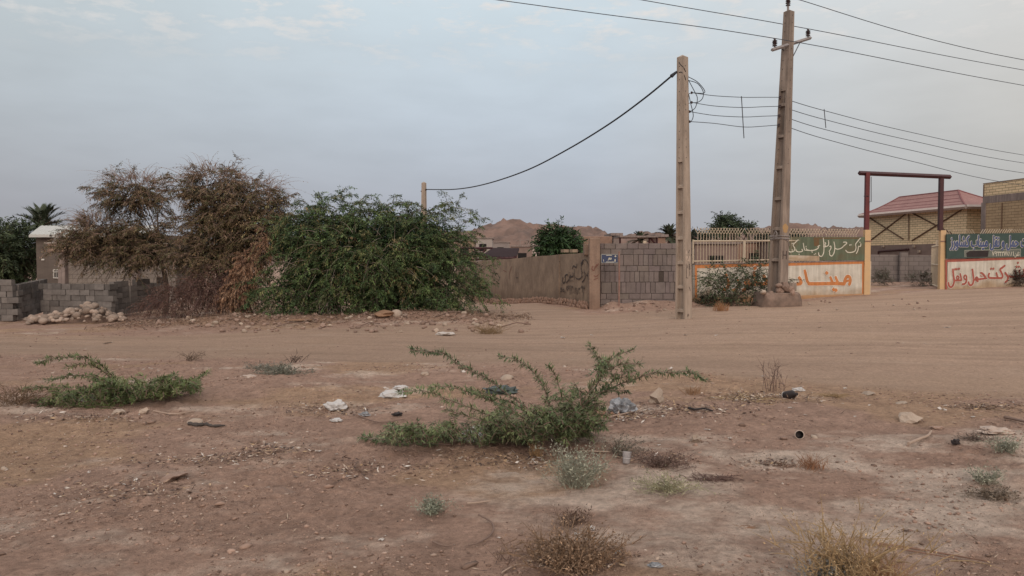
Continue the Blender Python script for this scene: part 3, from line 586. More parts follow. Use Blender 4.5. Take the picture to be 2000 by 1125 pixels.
# palms
def palm(base, top, L, n, lab, seed, group=None, tr=.16):
    rg = random.Random(seed); t = thing('date_palm', base, lab, 'palm tree', group)
    mb = MB(); mb.tube([base, Vector(base).lerp(top, .5), top], [tr * 1.2, tr, tr * .95], 8); mb.build('trunk', M_bark, t)
    C, D, Nn = [], [], []; rm = MB()
    for i in range(n):
        az = i * 2.399 + rg.uniform(-.2, .2); el = R(rg.uniform(-15, 82)); d = Vector((math.cos(az) * math.cos(el), math.sin(az) * math.cos(el), math.sin(el)))
        pts = [Vector(top) + d * L * k + Vector((0, 0, -.38 * L * k * k)) for k in np.linspace(0, 1, 9)]; rm.tube(pts, [.03, .03, .025, .022, .02, .016, .012, .01, .006], 4)
        for k in range(2, 40):
            f = k / 40 * 8; j = min(int(f), 7); p = pts[j].lerp(pts[j + 1], f - j); tn = (pts[j + 1] - pts[j]).normalized(); s = tn.cross(Vector((0, 0, 1))).normalized()
            for sg in (-1, 1): C.append(p); D.append((s * sg * .7 + tn * .75 + Vector((0, 0, .25 - rg.random() * .3))).normalized()); Nn.append(tn.cross(s * sg))
    k = len(C); V, Fc = leaf_quads(np.array(C), np.array(D), np.array(Nn) + .01, np.full((k, 1), L * .26), np.full((k, 1), .055))
    npmesh('fronds', V, Fc, M_leafE, t, cols=np.repeat(np.array([[.075, .09, .055]]) * (1 + .25 * RNG.normal(size=(k, 1)).clip(-1.5, 1.5)), 4, 0)); rm.build('frond_stems', M_bark, t)
palm(gb(80, 52), P(82, 446, 52), 2.3, 26, 'date palm rising above the tin roof on the left', 1)
palm(gb(1306, 58), P(1308, 462, 58), 1.3, 30, 'shaggy date palm behind the slim concrete pole', 2)
palm(gb(1262, 62), P(1250, 470, 62), 1.1, 22, 'small date palm beside the red framed shelter', 3)
palm(gb(1345, 64), P(1350, 466, 64), 1.1, 22, 'date palm touching the right edge of the slim concrete pole', 4)
# ---------------------------------------------------------------- left houses
def left_houses():
    t = thing('plastered_house', gb(70, 44), 'grey plastered house with a pale sloping tin roof', 'house')
    A = P(71, 500, 44); B = P(300, 500, 43); z0 = A.z - 4; zt = P(70, 459, 44).z
    mb = MB(); mb.wall(A, B, -1.3, zt, 5); mb.build('wall', M_gplast, t)
    e0 = P(57, 458, 43.5); e1 = P(310, 458, 42.5); r0 = P(79, 441, 46.5); r1 = P(310, 441, 45.5); mb = MB(); n = 60
    vs = []
    for i in range(n + 1):
        k = i / n; o = .025 * (i % 2); a = e0.lerp(e1, k); b = r0.lerp(r1, k)
        vs += [(a.x, a.y, a.z + o), (b.x, b.y, b.z + o), (a.x, a.y, a.z + o - .05), (b.x, b.y + .0, b.z + o - .05)]
    fs = [];
    for i in range(n):
        q = i * 4; fs += [(q, q + 4, q + 5, q + 1), (q + 2, q + 3, q + 7, q + 6), (q, q + 2, q + 6, q + 4), (q + 1, q + 5, q + 7, q + 3)]
    mb.add(vs, fs); mb.box((e0 + e1) / 2 + Vector((0, -.02, -.08)), ((e1 - e0).length, .04, .13), rz=math.atan2(e1.y - e0.y, e1.x - e0.x)); mb.build('roof', M_tin, t)
    pl = Plane(A, B, .03); c0 = pl.st(106, 527); c1 = pl.st(118, 543)
    w = MB(); w.add([pl.w(c0.x, c1.y), pl.w(c1.x, c1.y), pl.w(c1.x, c0.y), pl.w(c0.x, c0.y)], [(0, 1, 2, 3)]); wi = w.build('window', M_window, t)
    fr = MB(); zz = (c0.y + c1.y) / 2; ca, cb = c0.x, c1.x
    def bar(a0, za, a1, zb, r=.02): fr.tube([pl.w(a0, za, .07), pl.w(a1, zb, .07)], r, 4)
    for a in np.linspace(ca, cb, 5): bar(a, c1.y, a, c0.y, .012 if ca < a < cb else .03)
    bar(ca, c0.y, cb, c0.y, .03); bar(ca, c1.y, cb, c1.y, .03); bar(ca, c0.y - .12, cb, c0.y - .12); fr.build('window_frame', mat('white_frame', (.62, .58, .54), bump=0), wi)
    v = MB(); c = pl.st(85, 507); v.box(pl.w(c.x, c.y, .03), (.16, .06, .09)); v.build('vent', mat('white_frame', (.62, .58, .54)), t)
    # nearer unfinished block building
    t = thing('block_building', gb(130, 36), 'unfinished pale concrete block building with a brick canopy beam', 'building')
    A = P(130, 560, 37); B = P(345, 560, 38.5); zt = P(150, 489, 37).z
    mb = MB(); mb.wall(A, B, -1.2, zt, .2); mb.build('wall', M_lblock, t, uv=True)
    mb = MB(); a = P(123, 500, 36.9); mb.box((a.x, 36.9, (zt - 1.2) / 2), (.34, .34, zt + 1.2)); mb.build('pillar', M_concb, t, bevel=.02)
    mb = MB(); a = P(265, 500, 37.8); mb.box((a.x, 37.8, (zt - 1.2) / 2), (.3, .34, zt + 1.1)); mb.build('pillar', M_concb, t, bevel=.02)
    a = P(93, 483, 36.4); b = P(330, 483, 37.9); mb = MB(); mb.wall(a, b, P(93, 491, 36.4).z, P(93, 475.5, 36.4).z, .9)
    mb.build('canopy_beam', mat('canopy_brick', (.36, .24, .18), (.28, .19, .15), ns=3, brick=(.85, .6, .3, .09, .012)), t, uv=True)
    mb = MB(); mb.wall(a + Vector((-.12, -.08, 0)), b + Vector((0, -.08, 0)), P(93, 475.3, 36.4).z, P(93, 473.6, 36.4).z, 1.1); mb.build('coping', mat('pale_coping', (.55, .47, .42), bump=.3), t)
    # dish
    c = P(113, 466, 36.8); t = thing('satellite_dish', (c.x, c.y, P(113, 474, 36.8).z), 'tilted round satellite dish on the brick canopy of the block building', 'satellite dish')
    M = Euler((R(62), R(-12), R(-48))).to_matrix(); mb = MB(); prof = [(.01, 0), (.15, .02), (.27, .06), (.36, .115), (.365, .105), (.27, .045), (.15, .0), (.01, -.02)]; mb.lathe(c, prof, 20, M); mb.build('dish', M_tin, t, smooth=True)
    mb = MB(); tip = c + M @ Vector((0, 0, .33)); mb.tube([c + M @ Vector((0, -.3, .08)), tip], .012, 4); mb.box(tip, (.07, .07, .07)); mb.build('feed_arm', M_dark, t)
    mb = MB(); mb.tube([(c.x, c.y + .05, P(113, 474, 36.8).z), c + M @ Vector((0, 0, -.05))], .025, 5); mb.build('mount', M_dark, t)
left_houses()
# ---------------------------------------------------------------- loose block stacks and stone heap
def hollow_block():
    mb = MB(); a, b, h = .2, .1, .1; i = .025; X = [-a, -a + i + .01, -i / 2, i / 2, a - i - .01, a]; Yv = [-b, -b + i, b - i, b]; vs = {}; V = []; Fc = []
    def v(x, y, z):
        k = (round(x, 4), round(y, 4), z)
        if k not in vs: vs[k] = len(V); V.append((x, y, z))
        return vs[k]
    for xi in range(5):
        for yi in range(3):
            hole = yi == 1 and xi in (1, 3); x0, x1, y0, y1 = X[xi], X[xi + 1], Yv[yi], Yv[yi + 1]
            if hole:
                Fc.append((v(x0, y0, .02), v(x1, y0, .02), v(x1, y1, .02), v(x0, y1, .02)))
                for p, q in (((x0, y0), (x1, y0)), ((x1, y0), (x1, y1)), ((x1, y1), (x0, y1)), ((x0, y1), (x0, y0))): Fc.append((v(*p, .02), v(*p, h), v(*q, h), v(*q, .02)))
            else: Fc.append((v(x0, y0, h), v(x1, y0, h), v(x1, y1, h), v(x0, y1, h)))
    Fc.append((v(-a, b, -h), v(a, b, -h), v(a, -b, -h), v(-a, -b, -h)))
    def side(pts):
        for k in range(len(pts) - 1):
            p, q = pts[k], pts[k + 1]; Fc.append((v(*p, -h), v(*q, -h), v(*q, h), v(*p, h)))
    side([(x, -b) for x in X]); side([(a, y) for y in Yv]); side([(x, b) for x in X[::-1]]); side([(-a, y) for y in Yv[::-1]])
    mb.add(V, Fc); return mb
HB = hollow_block().build('concrete_block', M_block); hbm = HB.data; bpy.data.objects.remove(HB)
def blocks():
    rg = random.Random(5); lab = 'loose grey concrete block in the dry stacks by the roadside'
    def run(p, q, n, zb, drop=0, lean=0, hd=.35, ragged=.0, tag_=lab):
        p = Vector((p.x, p.y)); q = Vector((q.x, q.y)); d = (q - p).normalized(); L = (q - p).length; ang = math.atan2(d.y, d.x); nn = Vector((-d.y, d.x))
        for c in range(n):
            s = rg.choice((0, .1, .2)) - .1
            while s < L - .1:
                head = rg.random() < hd; w = .2 if head else .4
                if c == n - 1 and rg.random() < ragged: s += w; continue
                o = bpy.data.objects.new('concrete_block', hbm); COL.objects.link(o)
                pos = p + d * (s + w / 2) + nn * (rg.uniform(-.03, .03) + (.1 if head else 0))
                ground_z = zb + (s / L) * drop
                o.location = (pos.x, pos.y, ground_z + .1 + c * .207); o.rotation_euler = (rg.choice((0, 0, math.pi)), lean + rg.uniform(-.01, .01), ang + (math.pi / 2 if head else 0) + rg.uniform(-.04, .04))
                if rg.random() < .12 and c < n - 1: o.rotation_euler[0] += math.pi / 2 * (0 if not head else 0)
                tag(o, tag_, 'concrete block', 'loose concrete blocks stacked by the road'); s += w + rg.uniform(.008, .03)
    g = lambda px, Y: Vector(((px - 1000) / F * Y, Y, gzs((px - 1000) / F * Y, Y)))
    a, b = g(-60, 27), g(28, 27); run(a, b, 7, P(14, 626, 27).z, hd=.3, tag_='loose grey concrete block in the tall stack at the left edge')
    a, b = g(30, 27.2), g(82, 29.6); run(a, b, 6, P(40, 618, 27.8).z - .05, drop=.12, lean=-.05, hd=.15, tag_='loose grey concrete block in the sagging stack beside the tall one')
    a, b = g(83, 28.6), g(213, 27.8); run(a, b, 6, P(140, 620, 28.2).z, hd=.5, tag_='loose grey concrete block in the straight stack behind the stone heap')
    a, b = g(214, 28), g(318, 31); run(a, b, 6, P(240, 612, 29).z - .02, drop=.12, hd=.25, ragged=.4, tag_='loose grey concrete block in the stack running back under the brown tree')
blocks()
STONES = []
for k in range(7):
    o = MB().blob((0, 0, 0), (1, 1, 1), seed=k + 1, sub=2, amp=.35 if k < 5 else .65, fr=1.2).build('river_stone', M_stone, smooth=k < 5); STONES.append(o.data); 
    bpy.data.objects.remove(o)
def stone(name, p, r, m=None, rg=random, label=None, cat='stone', group=None, k=None, sink=.25, flat=1.):
    me = STONES[rg.randrange(7) if k is None else k]
    if m is not None and m.name != 'river_stone':
        key = me.name + m.name
        if key not in STC: c = me.copy(); c.materials.clear(); c.materials.append(m); STC[key] = c
        me = STC[key]
    o = bpy.data.objects.new(name, me); COL.objects.link(o); rz = rg.uniform(0, 6.3)
    s = (r * rg.uniform(.85, 1.25), r * rg.uniform(.7, 1.), r * rg.uniform(.55, .8) * flat); o.scale = s; o.rotation_euler = (rg.uniform(-.3, .3), rg.uniform(-.3, .3), rz)
    o.location = (p[0], p[1], p[2] + s[2] * (1 - sink)); return tag(o, label, cat, group)
STC = {}
def heap():
    rg = random.Random(9); n = 0
    while n < 280:
        px = rg.uniform(50, 240); f = (px - 50) / 190; h = math.exp(-((f - .68) / .22) ** 2) * .50 + math.exp(-((f - .35) / .3) ** 2) * .22
        dy = rg.uniform(-.9, .9); Y = 26 + dy; dy = dy; x = (px - 1000) / F * Y; lift = max(0, h * (1 - (dy / .95) ** 2)) * rg.uniform(.75, 1)
        z = gzs(x, Y) + lift; r = rg.uniform(.045, .115) * (1.5 if rg.random() < .12 else 1)
        stone('river_stone', (x, Y, z), r, None, rg, 'rounded pale stone in the heap in front of the block stacks', 'stone', 'river stones heaped by the track', k=rg.randrange(5), sink=.1); n += 1
    mb = MB(); c = P(150, 620, 26.15); mb.blob((c.x, 26.2, gzs(c.x, 26.2) - .02), (1.6, .7, .34), seed=4, sub=3, amp=.3); tag(mb.build('soil_mound', mat('mound_soil', (.26, .17, .13), ns=8, bump=.8), smooth=True), 'low mound of soil and grit under the stone heap', kind='stuff')
heap()
# ---------------------------------------------------------------- mud wall with graffiti
def mud_wall():
    a = P(1156, 600, 27.15); b = P(956, 590, 43); d = Vector((b.x - a.x, b.y - a.y)).normalized(); far = Vector((a.x, a.y)) + d * 27
    t = thing('mud_wall', (a.x, a.y, gzs(a.x, a.y)), 'brown plastered mud wall with black spray-painted writing along the lane', 'wall')
    n = 60; vs = []; nv = Vector((d.y, -d.x)); nv = nv if nv.x > 0 else -nv
    for i in range(n + 1):
        k = i / n; p = Vector((a.x, a.y)).lerp(far, k); Yy = p.y; zb = -.3 + (-.9 + .25) * min(1, (Yy - 27) / 16) - .35
        zt = 1.84 + (-.34) * min(1.3, (Yy - 27) / 16) + .03 * float(vn(i * .5, 3, 5)); 
        w0 = .012 * float(vn(i * .8, 9, 6))
        for q, z in ((p, zb), (p + nv * 0 + Vector((0, 0)), zt), (p + nv * .2, zt), (p + nv * .2, zb)): vs.append((q.x + (w0 if q is p else 0), q.y, z))
    fs = [(i * 4 + k, i * 4 + 4 + k, i * 4 + 4 + (k + 1) % 4, i * 4 + (k + 1) % 4) for i in range(n) for k in range(4)] + [(3, 2, 1, 0), (n * 4, n * 4 + 1, n * 4 + 2, n * 4 + 3)]
    MB().add(vs, fs).build('wall_body', M_mud, t)
    MB().wall(Plane(a, b, .03).w(*[Plane(a, b).st(1093, 560).x, 0]), Plane(a, b, .03).w(*[Plane(a, b).st(1083, 560).x, 0]), -.7, 1.74, .06, -.75, 1.73).build('pilaster', M_mud, t)
    # plinth stones along the foot
    rg = random.Random(3); mb = MB()
    for i in range(170):
        s = i * .125; p = Vector((a.x, a.y)) + d * (s + .2) - nv * rg.uniform(.04, .16); z = gzs(p.x, p.y)
        for r_ in range(2): mb.blob((p.x - nv.x * .05 * (1 - r_), p.y, z + .04 + r_ * .12 + rg.uniform(-.03, .03)), (rg.uniform(.05, .08), rg.uniform(.07, .1), rg.uniform(.07, .12)), seed=i, sub=1, amp=.4)
    mb.build('stone_footing', M_mudred, t)
    # pillar
    mb = MB(); c = P(1155, 600, 26.75); zt = P(1155, 464, 26.75).z
    mb.box((P(1161.5, 600, 27.0).x, 27.2, (zt - .5) / 2), (.38, .36, zt + .5)); mb.box((P(1150, 600, 27.9).x, 27.75, (P(1148, 477, 27.7).z + 1.72) / 2), (.42, .5, P(1148, 477, 27.7).z - 1.72)); pl_ = mb.build('pillar', mat('pillar_mud', (.295, .20, .15), (.22, .15, .115), ns=3, bump=.9, bs=14, streak=.12, splash=(-.1, .5, (.75, .7, .68))), t, bevel=.03)
    mb = MB()
    for px in (1096, 1113): q = Plane(a, b).st(px, 491); w = Plane(a, b, -.15).w(q.x, q.y + .02); mb.box(w, (.22, .26, .12), rz=.4)
    mb.build('top_brick', M_mud, t)
    pl = Plane(a, b, .022); Z = (1070, 490, 9.373); g = MB()
    st = lambda pts, w=.035: pl.stroke(g, pts, w, Z, smooth=5)
    st([(230, 195), (195, 205), (165, 260), (148, 340), (150, 430), (165, 500), (195, 535), (175, 550), (150, 600), (138, 700), (135, 800), (137, 900)], .028)
    st([(680, 152), (720, 185), (748, 260), (755, 350), (735, 420), (715, 445)], .035); st([(715, 455), (735, 450), (750, 520), (758, 620), (762, 720), (756, 830)], .03)
    st([(668, 165), (640, 205), (620, 260), (622, 330), (628, 400), (632, 440), (620, 490), (580, 515), (540, 510), (518, 485)], .045); st([(655, 215), (628, 255)], .04)
    st([(650, 160), (632, 200), (612, 240)], .03)
    st([(645, 460), (640, 490)], .04); pl.dot(g, 650, 395, .035, Z); st([(675, 370), (688, 430), (690, 490), (665, 540), (635, 572)], .05)
    st([(458, 325), (470, 285), (490, 275), (510, 300), (530, 290), (542, 240)], .05); st([(493, 335), (495, 430), (495, 520)], .038)
    st([(465, 400), (472, 440), (455, 470), (430, 465), (415, 440)], .045); st([(470, 470), (430, 478), (405, 480), (398, 455)], .04); pl.dot(g, 400, 400, .03, Z)
    pl.dot(g, 418, 548, .04, Z); pl.dot(g, 453, 550, .04, Z)
    st([(405, 470), (408, 500), (380, 545), (340, 585)], .045); st([(370, 435), (340, 440), (318, 470), (330, 505), (322, 560), (300, 590), (278, 570), (275, 520), (285, 480)], .055)
    for pts in ([(360, 640), (348, 680), (365, 720), (375, 680), (362, 645)], [(390, 640), (402, 650), (400, 690), (385, 690), (388, 645)], [(402, 650), (410, 800)], [(425, 640), (440, 660), (428, 690), (430, 800)], [(450, 640), (465, 665), (448, 690), (455, 780)],
                [(478, 670), (480, 770)], [(510, 665), (498, 780)], [(510, 665), (525, 780)], [(530, 670), (548, 800), (562, 680)], [(575, 680), (580, 780)], [(575, 700), (595, 690), (600, 670)], [(640, 640), (622, 660), (640, 690), (645, 650), (640, 760)],
                [(660, 650), (665, 700), (660, 780), (655, 870)], [(662, 690), (680, 680), (685, 640)], [(300, 700), (280, 715), (290, 745), (310, 740), (300, 705)], [(330, 740), (335, 760)], [(265, 680), (250, 700), (270, 730), (240, 750)], [(245, 670), (235, 700)]): pl.stroke(g, pts, .034, Z, smooth=3)
    Z2 = (860, 400, 5.0)
    for pts in ([(745, 660), (743, 760)], [(762, 660), (760, 760)], [(745, 712), (762, 712)]): pl.stroke(g, pts, .05, Z2)
    st([(262, 580), (262, 640)], .02)
    g.build('graffiti', M_graff, t)
    fa = MB()
    for pts in ([(700, 600), (680, 660), (672, 720)], [(620, 640), (650, 655)], [(525, 650), (505, 720)], [(640, 690), (640, 720)]): pl.stroke(fa, pts, .05, Z2)
    q = Plane((a.x - .4, 27.01), (a.x + .6, 27.01), .004)
    for pts in ([(1490, 600), (1480, 625), (1500, 640), (1510, 610), (1530, 580)], [(1520, 610), (1545, 575)], [(1500, 690), (1520, 700), (1545, 680)], [(1500, 730), (1540, 715)]): q.stroke(fa, pts, .03, Z2)
    fa.build('faded_graffiti', mat('faded_red_spray', (.24, .11, .085), bump=0), t)
mud_wall()
# ---------------------------------------------------------------- grey block wall and street sign
def block_wall():
    Y = 27.4; k = Y / F; x0 = (1173 - 1000) * k; x1 = (1357 - 1000) * k; rg = random.Random(2)
    t = thing('block_wall', (x0, Y, 0), 'grey concrete block wall of mixed upright and flat blocks behind the street sign', 'wall')
    rows = [(475, 486.3, 0), (486.3, 497.2, 0), (497.2, 519, 1), (519, 530, 0), (530, 551, 1), (551, 573, 1), (573, 584.5, 0), (584.5, 595, 0), (595, 606, 0)]; mb = MB()
    for ri, (ya, yb, up) in enumerate(rows):
        z1 = P(1200, ya, Y).z; z0 = P(1200, yb, Y).z; x = x0 - (rg.uniform(0, .3))
        while x < x1:
            w = (.175 if up else .4) * rg.uniform(.94, 1.04)
            if up and rg.random() < .12: w = .36
            a, b = max(x, x0), min(x + w, x1)
            if b - a > .03 and not (ri == 4 and abs((a + b) / 2 - (1290 - 1000) * k) < .1):
                v = rg.uniform(.86, 1.08); mb.col = (v, v * rg.uniform(.96, 1.0), v * rg.uniform(.95, 1.02)); j = rg.uniform(-.012, .012)
                g_ = .007; mb.box(((a + b) / 2, Y + .1 + j, (z0 + z1) / 2 + rg.uniform(-.003, .003)), (b - a - 2 * g_, .2, z1 - z0 - 2 * g_), ry=rg.uniform(-.006, .006))
            x += w
    mb.build('blocks', M_blockw, t, bevel=.006)
    mb = MB(); mb.box(((x0 + x1) / 2, Y + .11, P(1200, 541, Y).z), (x1 - x0 - .02, .15, 130 * k)); mb.build('mortar', M_mortar, t)
    # street sign
    c = G(1209, 600); Y = 26.3; x = 209 / F * Y; z0 = gzs(x, Y)
    t = thing('street_sign', (x, Y, z0), 'small blue street name plate on a thin rusty post', 'street sign')
    zt = P(1209, 491, Y).z; MB().tube([(x, Y, z0 - .1), (x + .01, Y, (z0 + zt) / 2), (x, Y, zt)], .028, 8).build('post', M_rust, t)
    pl = Plane((x - .6, Y - .045), (x, Y - .045), .0); q0 = pl.st(1174.5, 497); q1 = pl.st(1206.5, 513.5)
    mb = MB(); mb.add([pl.w(q0.x, q1.y), pl.w(q1.x, q1.y), pl.w(q1.x, q0.y), pl.w(q0.x, q0.y)] + [pl.w(q0.x, q1.y, -.02), pl.w(q1.x, q1.y, -.02), pl.w(q1.x, q0.y, -.02), pl.w(q0.x, q0.y, -.02)], [(0, 1, 2, 3), (7, 6, 5, 4), (0, 4, 5, 1), (1, 5, 6, 2), (2, 6, 7, 3), (3, 7, 4, 0)])
    pn = mb.build('sign_plate', M_sign, t)
    mb = MB(); pl.off = .003; w = q1.x - q0.x; font_text(mb, pl, 'مهر', q0.x + w * .40, q0.x + w * .62, q1.y + .12, .16, .004)
    font_text(mb, pl, '۱', q0.x + w * .12, q0.x + w * .15, q1.y + .05, .10, .004, raw=True); font_text(mb, pl, '۵', q0.x + w * .80, q0.x + w * .87, q1.y + .05, .12, .005, raw=True)
    pl.stroke(mb, [(1184, 499), (1190, 498.6), (1195, 499)], .018); pl.stroke(mb, [(1184, 511.5), (1192, 511.8), (1199, 511.5)], .018)
    pl.dot(mb, 1202, 500.5, .035, (0, 0, 1)); mb.build('lettering', M_lett, pn)
    mb = MB(); mb.tube([pl.w(q0.x, q0.y), pl.w(q1.x, q0.y)], .012, 4); mb.tube([pl.w(q0.x, q1.y), pl.w(q1.x, q1.y)], .012, 4); mb.tube([pl.w(q0.x, q1.y), pl.w(q0.x, q0.y)], .012, 4); mb.build('edging', M_letty, pn)
block_wall()
# ---------------------------------------------------------------- utility poles
def pole(name, base, top, w0, w1, rz, pockets, m, label, asp=1.0):
    base, top = Vector(base), Vector(top); t = thing(name, base, label, 'utility pole'); mb = MB(); H = (top - base).length
    ax = (top - base).normalized(); q = Vector((0, 0, 1)).rotation_difference(ax).to_matrix() @ Matrix.Rotation(rz, 3, 'Z')
    W_ = lambda z: w0 + (w1 - w0) * z / H
    lv = sorted(set([0, H] + [z for p in pockets for z in p])); X = lambda u, v, z: base + q @ Vector((u * W_(z) / 2, v * W_(z) / 2 * asp, z))
    def quad(a, b, c, d): mb.add([a, b, c, d], [(0, 1, 2, 3)])
    for i in range(len(lv) - 1):
        z0, z1 = lv[i], lv[i + 1]; pk = any(abs(z0 - p[0]) < 1e-6 for p in pockets)
        quad(X(1, -1, z0), X(1, 1, z0), X(1, 1, z1), X(1, -1, z1)); quad(X(-1, 1, z0), X(-1, -1, z0), X(-1, -1, z1), X(-1, 1, z1))
        for s in (-1, 1):
            if not pk: quad(X(-s * -1 * -1, s, z0) if 0 else X(-1, s, z0), X(1, s, z0), X(1, s, z1), X(-1, s, z1)); continue
            e = .62; d = .45; f = .02
            quad(X(-1, s, z0), X(-e, s, z0), X(-e, s, z1), X(-1, s, z1)); quad(X(e, s, z0), X(1, s, z0), X(1, s, z1), X(e, s, z1))
            quad(X(-e, s, z0), X(e, s, z0), X(e, s * d, z0 + .05), X(-e, s * d, z0 + .05)); quad(X(-e, s, z1), X(e, s, z1), X(e, s * d, z1 - .0), X(-e, s * d, z1 - .0))
            quad(X(-e, s * d, z0 + .05), X(e, s * d, z0 + .05), X(e, s * d, z1), X(-e, s * d, z1)); quad(X(-e, s, z0), X(-e, s * d, z0 + .05), X(-e, s * d, z1), X(-e, s, z1)); quad(X(e, s, z0), X(e, s * d, z0 + .05), X(e, s * d, z1), X(e, s, z1))
    quad(X(-1, -1, 0), X(1, -1, 0), X(1, 1, 0), X(-1, 1, 0))
    mb.add([X(-1, -1, H), X(1, -1, H), X(1, 1, H), X(-1, 1, H), base + q @ Vector((0, 0, H + .07))], [(0, 1, 4), (1, 2, 4), (2, 3, 4), (3, 0, 4)])
    o = mb.build('shaft', m, t); return t, X, q, H
def wire(pts, r, label, name='power_line', cat='power line', group=None, m=None, seg=16, sag=0, org=None):
    pts = [Vector(p) for p in pts]; out = []
    for i in range(len(pts) - 1):
        for j in range(seg):
            k = j / seg; p = pts[i].lerp(pts[i + 1], k); p.z -= sag * 4 * k * (1 - k); out.append(p)
    out.append(pts[-1]); mb = MB(); mb.tube(out, r, 5); return tag(mb.build(name, m or M_wire, origin=org or out[0]), label, cat, group)
def poles():
    Y = 21.6; b = P(1335.5, 628, Y); b.z = gzs(b.x, Y) - .05; top = P(1333, 112, Y); H = (top - b).length
    pk = []; ys = [628, 607, 561, 514, 466, 416, 366, 315]
    zs = [P(1335, y, Y).z - b.z for y in ys]
    for i in range(len(zs) - 1): pk.append((max(zs[i], .0) + (.03 if i else .02), zs[i + 1] - .03))
    t, X, q, H = pole('utility_pole', b, top, .335, .22, R(-49), pk, M_conc, 'slim pale concrete utility pole standing alone on the track edge')
    # bolt holes & small fittings
    mb = MB()
    for z in (.965, .915, .87, .82, .80, .72, .69, .66, .62): 
        for f, k in (((1, -.25), 0), ((-.2, -1), 1)):
            p = X(*f, H * z); mb.blob(p, (.013, .013, .016), sub=1, amp=0)
    mb.build('bolt_holes', M_dark, t)
    # poster and scrawl on the right face
    def face(u, z, o=1.012): return X(o, u, z)
    mb = MB(); zz = lambda y: P(1340, y, Y).z - b.z
    mb.add([face(-.75, zz(500)), face(.55, zz(500)), face(.6, zz(512)), face(-.7, zz(508))], [(0, 1, 2, 3)])
    mb.add([face(-.8, zz(496)), face(-.2, zz(497)), face(-.25, zz(490)), face(-.7, zz(489))], [(0, 1, 2, 3)]); mb.build('torn_poster', M_pale, t)
    mb = MB()
    for pts in ([(.3, 516), (.5, 520), (.2, 523), (.4, 528)], [(.5, 515), (.3, 520), (.6, 526)], [(.4, 530), (.5, 536), (.3, 538)], [(-.6, 515), (-.55, 542)], [(-.6, 542), (-.1, 543)], [(.2, 560), (.5, 566), (.5, 568)], [(-.1, 517), (-.2, 524)], [(.1, 494), (.5, 488)], [(-.1, 508), (.2, 500)], [(-.3, 613), (-.3, 618)], [(0, 612), (0, 617)]):
        mb.tube([face(u, zz(y)) for u, y in pts], .008, 4)
    mb.build('scrawl', M_graff, t)
    mb = MB(); f2 = lambda u, z: X(u, -1.02, z)
    mb.tube(cr([X(-.3, -1.04, zz(122)), X(.2, -1.04, zz(128)), X(1.05, -.9, zz(135)), X(1.05, -.2, zz(142))], 5), .010, 5); mb.tube(cr([X(-.3, -1.04, zz(142)), X(.5, -1.05, zz(143)), X(1.05, -.7, zz(150)), X(1.05, -.2, zz(158))], 5), .010, 5); mb.build('tie_wire', M_cable, t)
    ys1 = [181, 200, 218, 237.5]; tips = [P(1351, 181, Y), P(1351, 200, Y), P(1347, 218, Y), P(1347, 237.5, Y)]
    for p in tips:
        mb = MB(); mb.lathe((p.x, p.y, p.z - .035), [(.018, 0), (.03, .015), (.02, .03), (.032, .045), (.018, .07)], 8); mb.tube([p, P(1343, (505 - (p.z - CAMZ) / Y * F), Y)], .01, 4); mb.build('spool_insulator', M_porc, t)
    mb = MB()
    for pts in ([(1344, 150), (1362, 160), (1375, 175), (1374, 182), (1352, 181)], [(1344, 157), (1362, 163), (1373, 178), (1372, 192), (1362, 200), (1349, 200)], [(1345, 157), (1356, 178), (1362, 192), (1358, 210), (1348, 218)], [(1345, 184), (1349, 202), (1354, 225), (1350, 237), (1346, 238)]):
        mb.tube(cr([P(x, y, Y - .1 + .02 * i) for i, (x, y) in enumerate(pts)], 6), .011, 5)
    mb.build('jumper_loops', M_cable, t)
    # second, taller pole
    Y2 = 24.9; b2 = P(1518, 580, Y2); top2 = P(1541, 23, Y2); 
    ys = [576, 508, 0]; H2 = (top2 - b2).length; zof = lambda y: (P(1530, y, Y2).z - b2.z) * H2 / (top2.z - b2.z)
    lv = [508, 448, 389, 328, 267, 206, 176]; pk = [(.05, zof(508) - .04)] + [(zof(lv[i]) + .03, zof(lv[i + 1]) - .04) for i in range(len(lv) - 1)]
    t2, X2, q2, H2 = pole('utility_pole', b2, top2, .50, .26, R(-58), pk, M_conc2, 'tall leaning concrete utility pole with crossarms set in a rough concrete base', asp=.8)
    mb = MB()
    for z in (.985, .96, .93, .87, .83, .80, .76, .73, .70, .66, .62, .58, .52, .47): mb.blob(X2(-.35, -1, H2 * z), (.016, .012, .02), sub=1, amp=0); mb.blob(X2(1, .1, H2 * z), (.013, .013, .018), sub=1, amp=0)
    mb.build('bolt_holes', M_dark, t2)
    f1 = lambda u, y: X2(1.012, u, zof(y)); mb = MB()
    for pts in ([(-.55, 490), (-.55, 506)], [(.35, 490), (.35, 506)], [(-.55, 498), (.35, 498)]): mb.tube([f1(u, y) for u, y in pts], .014, 4)
    mb.build('painted_letter', M_graff, t2)
    mb = MB(); cY = f1(-.1, 446); nrm = (X2(1, 0, 3) - X2(0, 0, 3)).normalized(); tv = (X2(1, 1, 3) - X2(1, -1, 3)).normalized()
    mb.add([cY] + [cY + tv * math.cos(a) * .13 * (1 + .2 * math.sin(a * 5)) + Vector((0, 0, 1)) * math.sin(a) * .15 for a in np.linspace(0, 6.283, 15)[:-1]], [(0, i + 1, (i + 1) % 14 + 1) for i in range(14)]); mb.build('paint_blotch', mat('yellow_blotch', (.42, .24, .09), (.36, .24, .14), bump=0), t2)
    mb = MB()
    for dz, sk in ((461, 0), (464, 2), (467, -1)):
        r_ = [X2(u * 1.08, v * 1.08, zof(dz + sk * u * .8)) for u, v in ((-1, -1), (0, -1.05), (1, -1), (1.05, 0), (1, 1), (-1, 1), (-1, -1))]; mb.tube(r_, .014, 5)
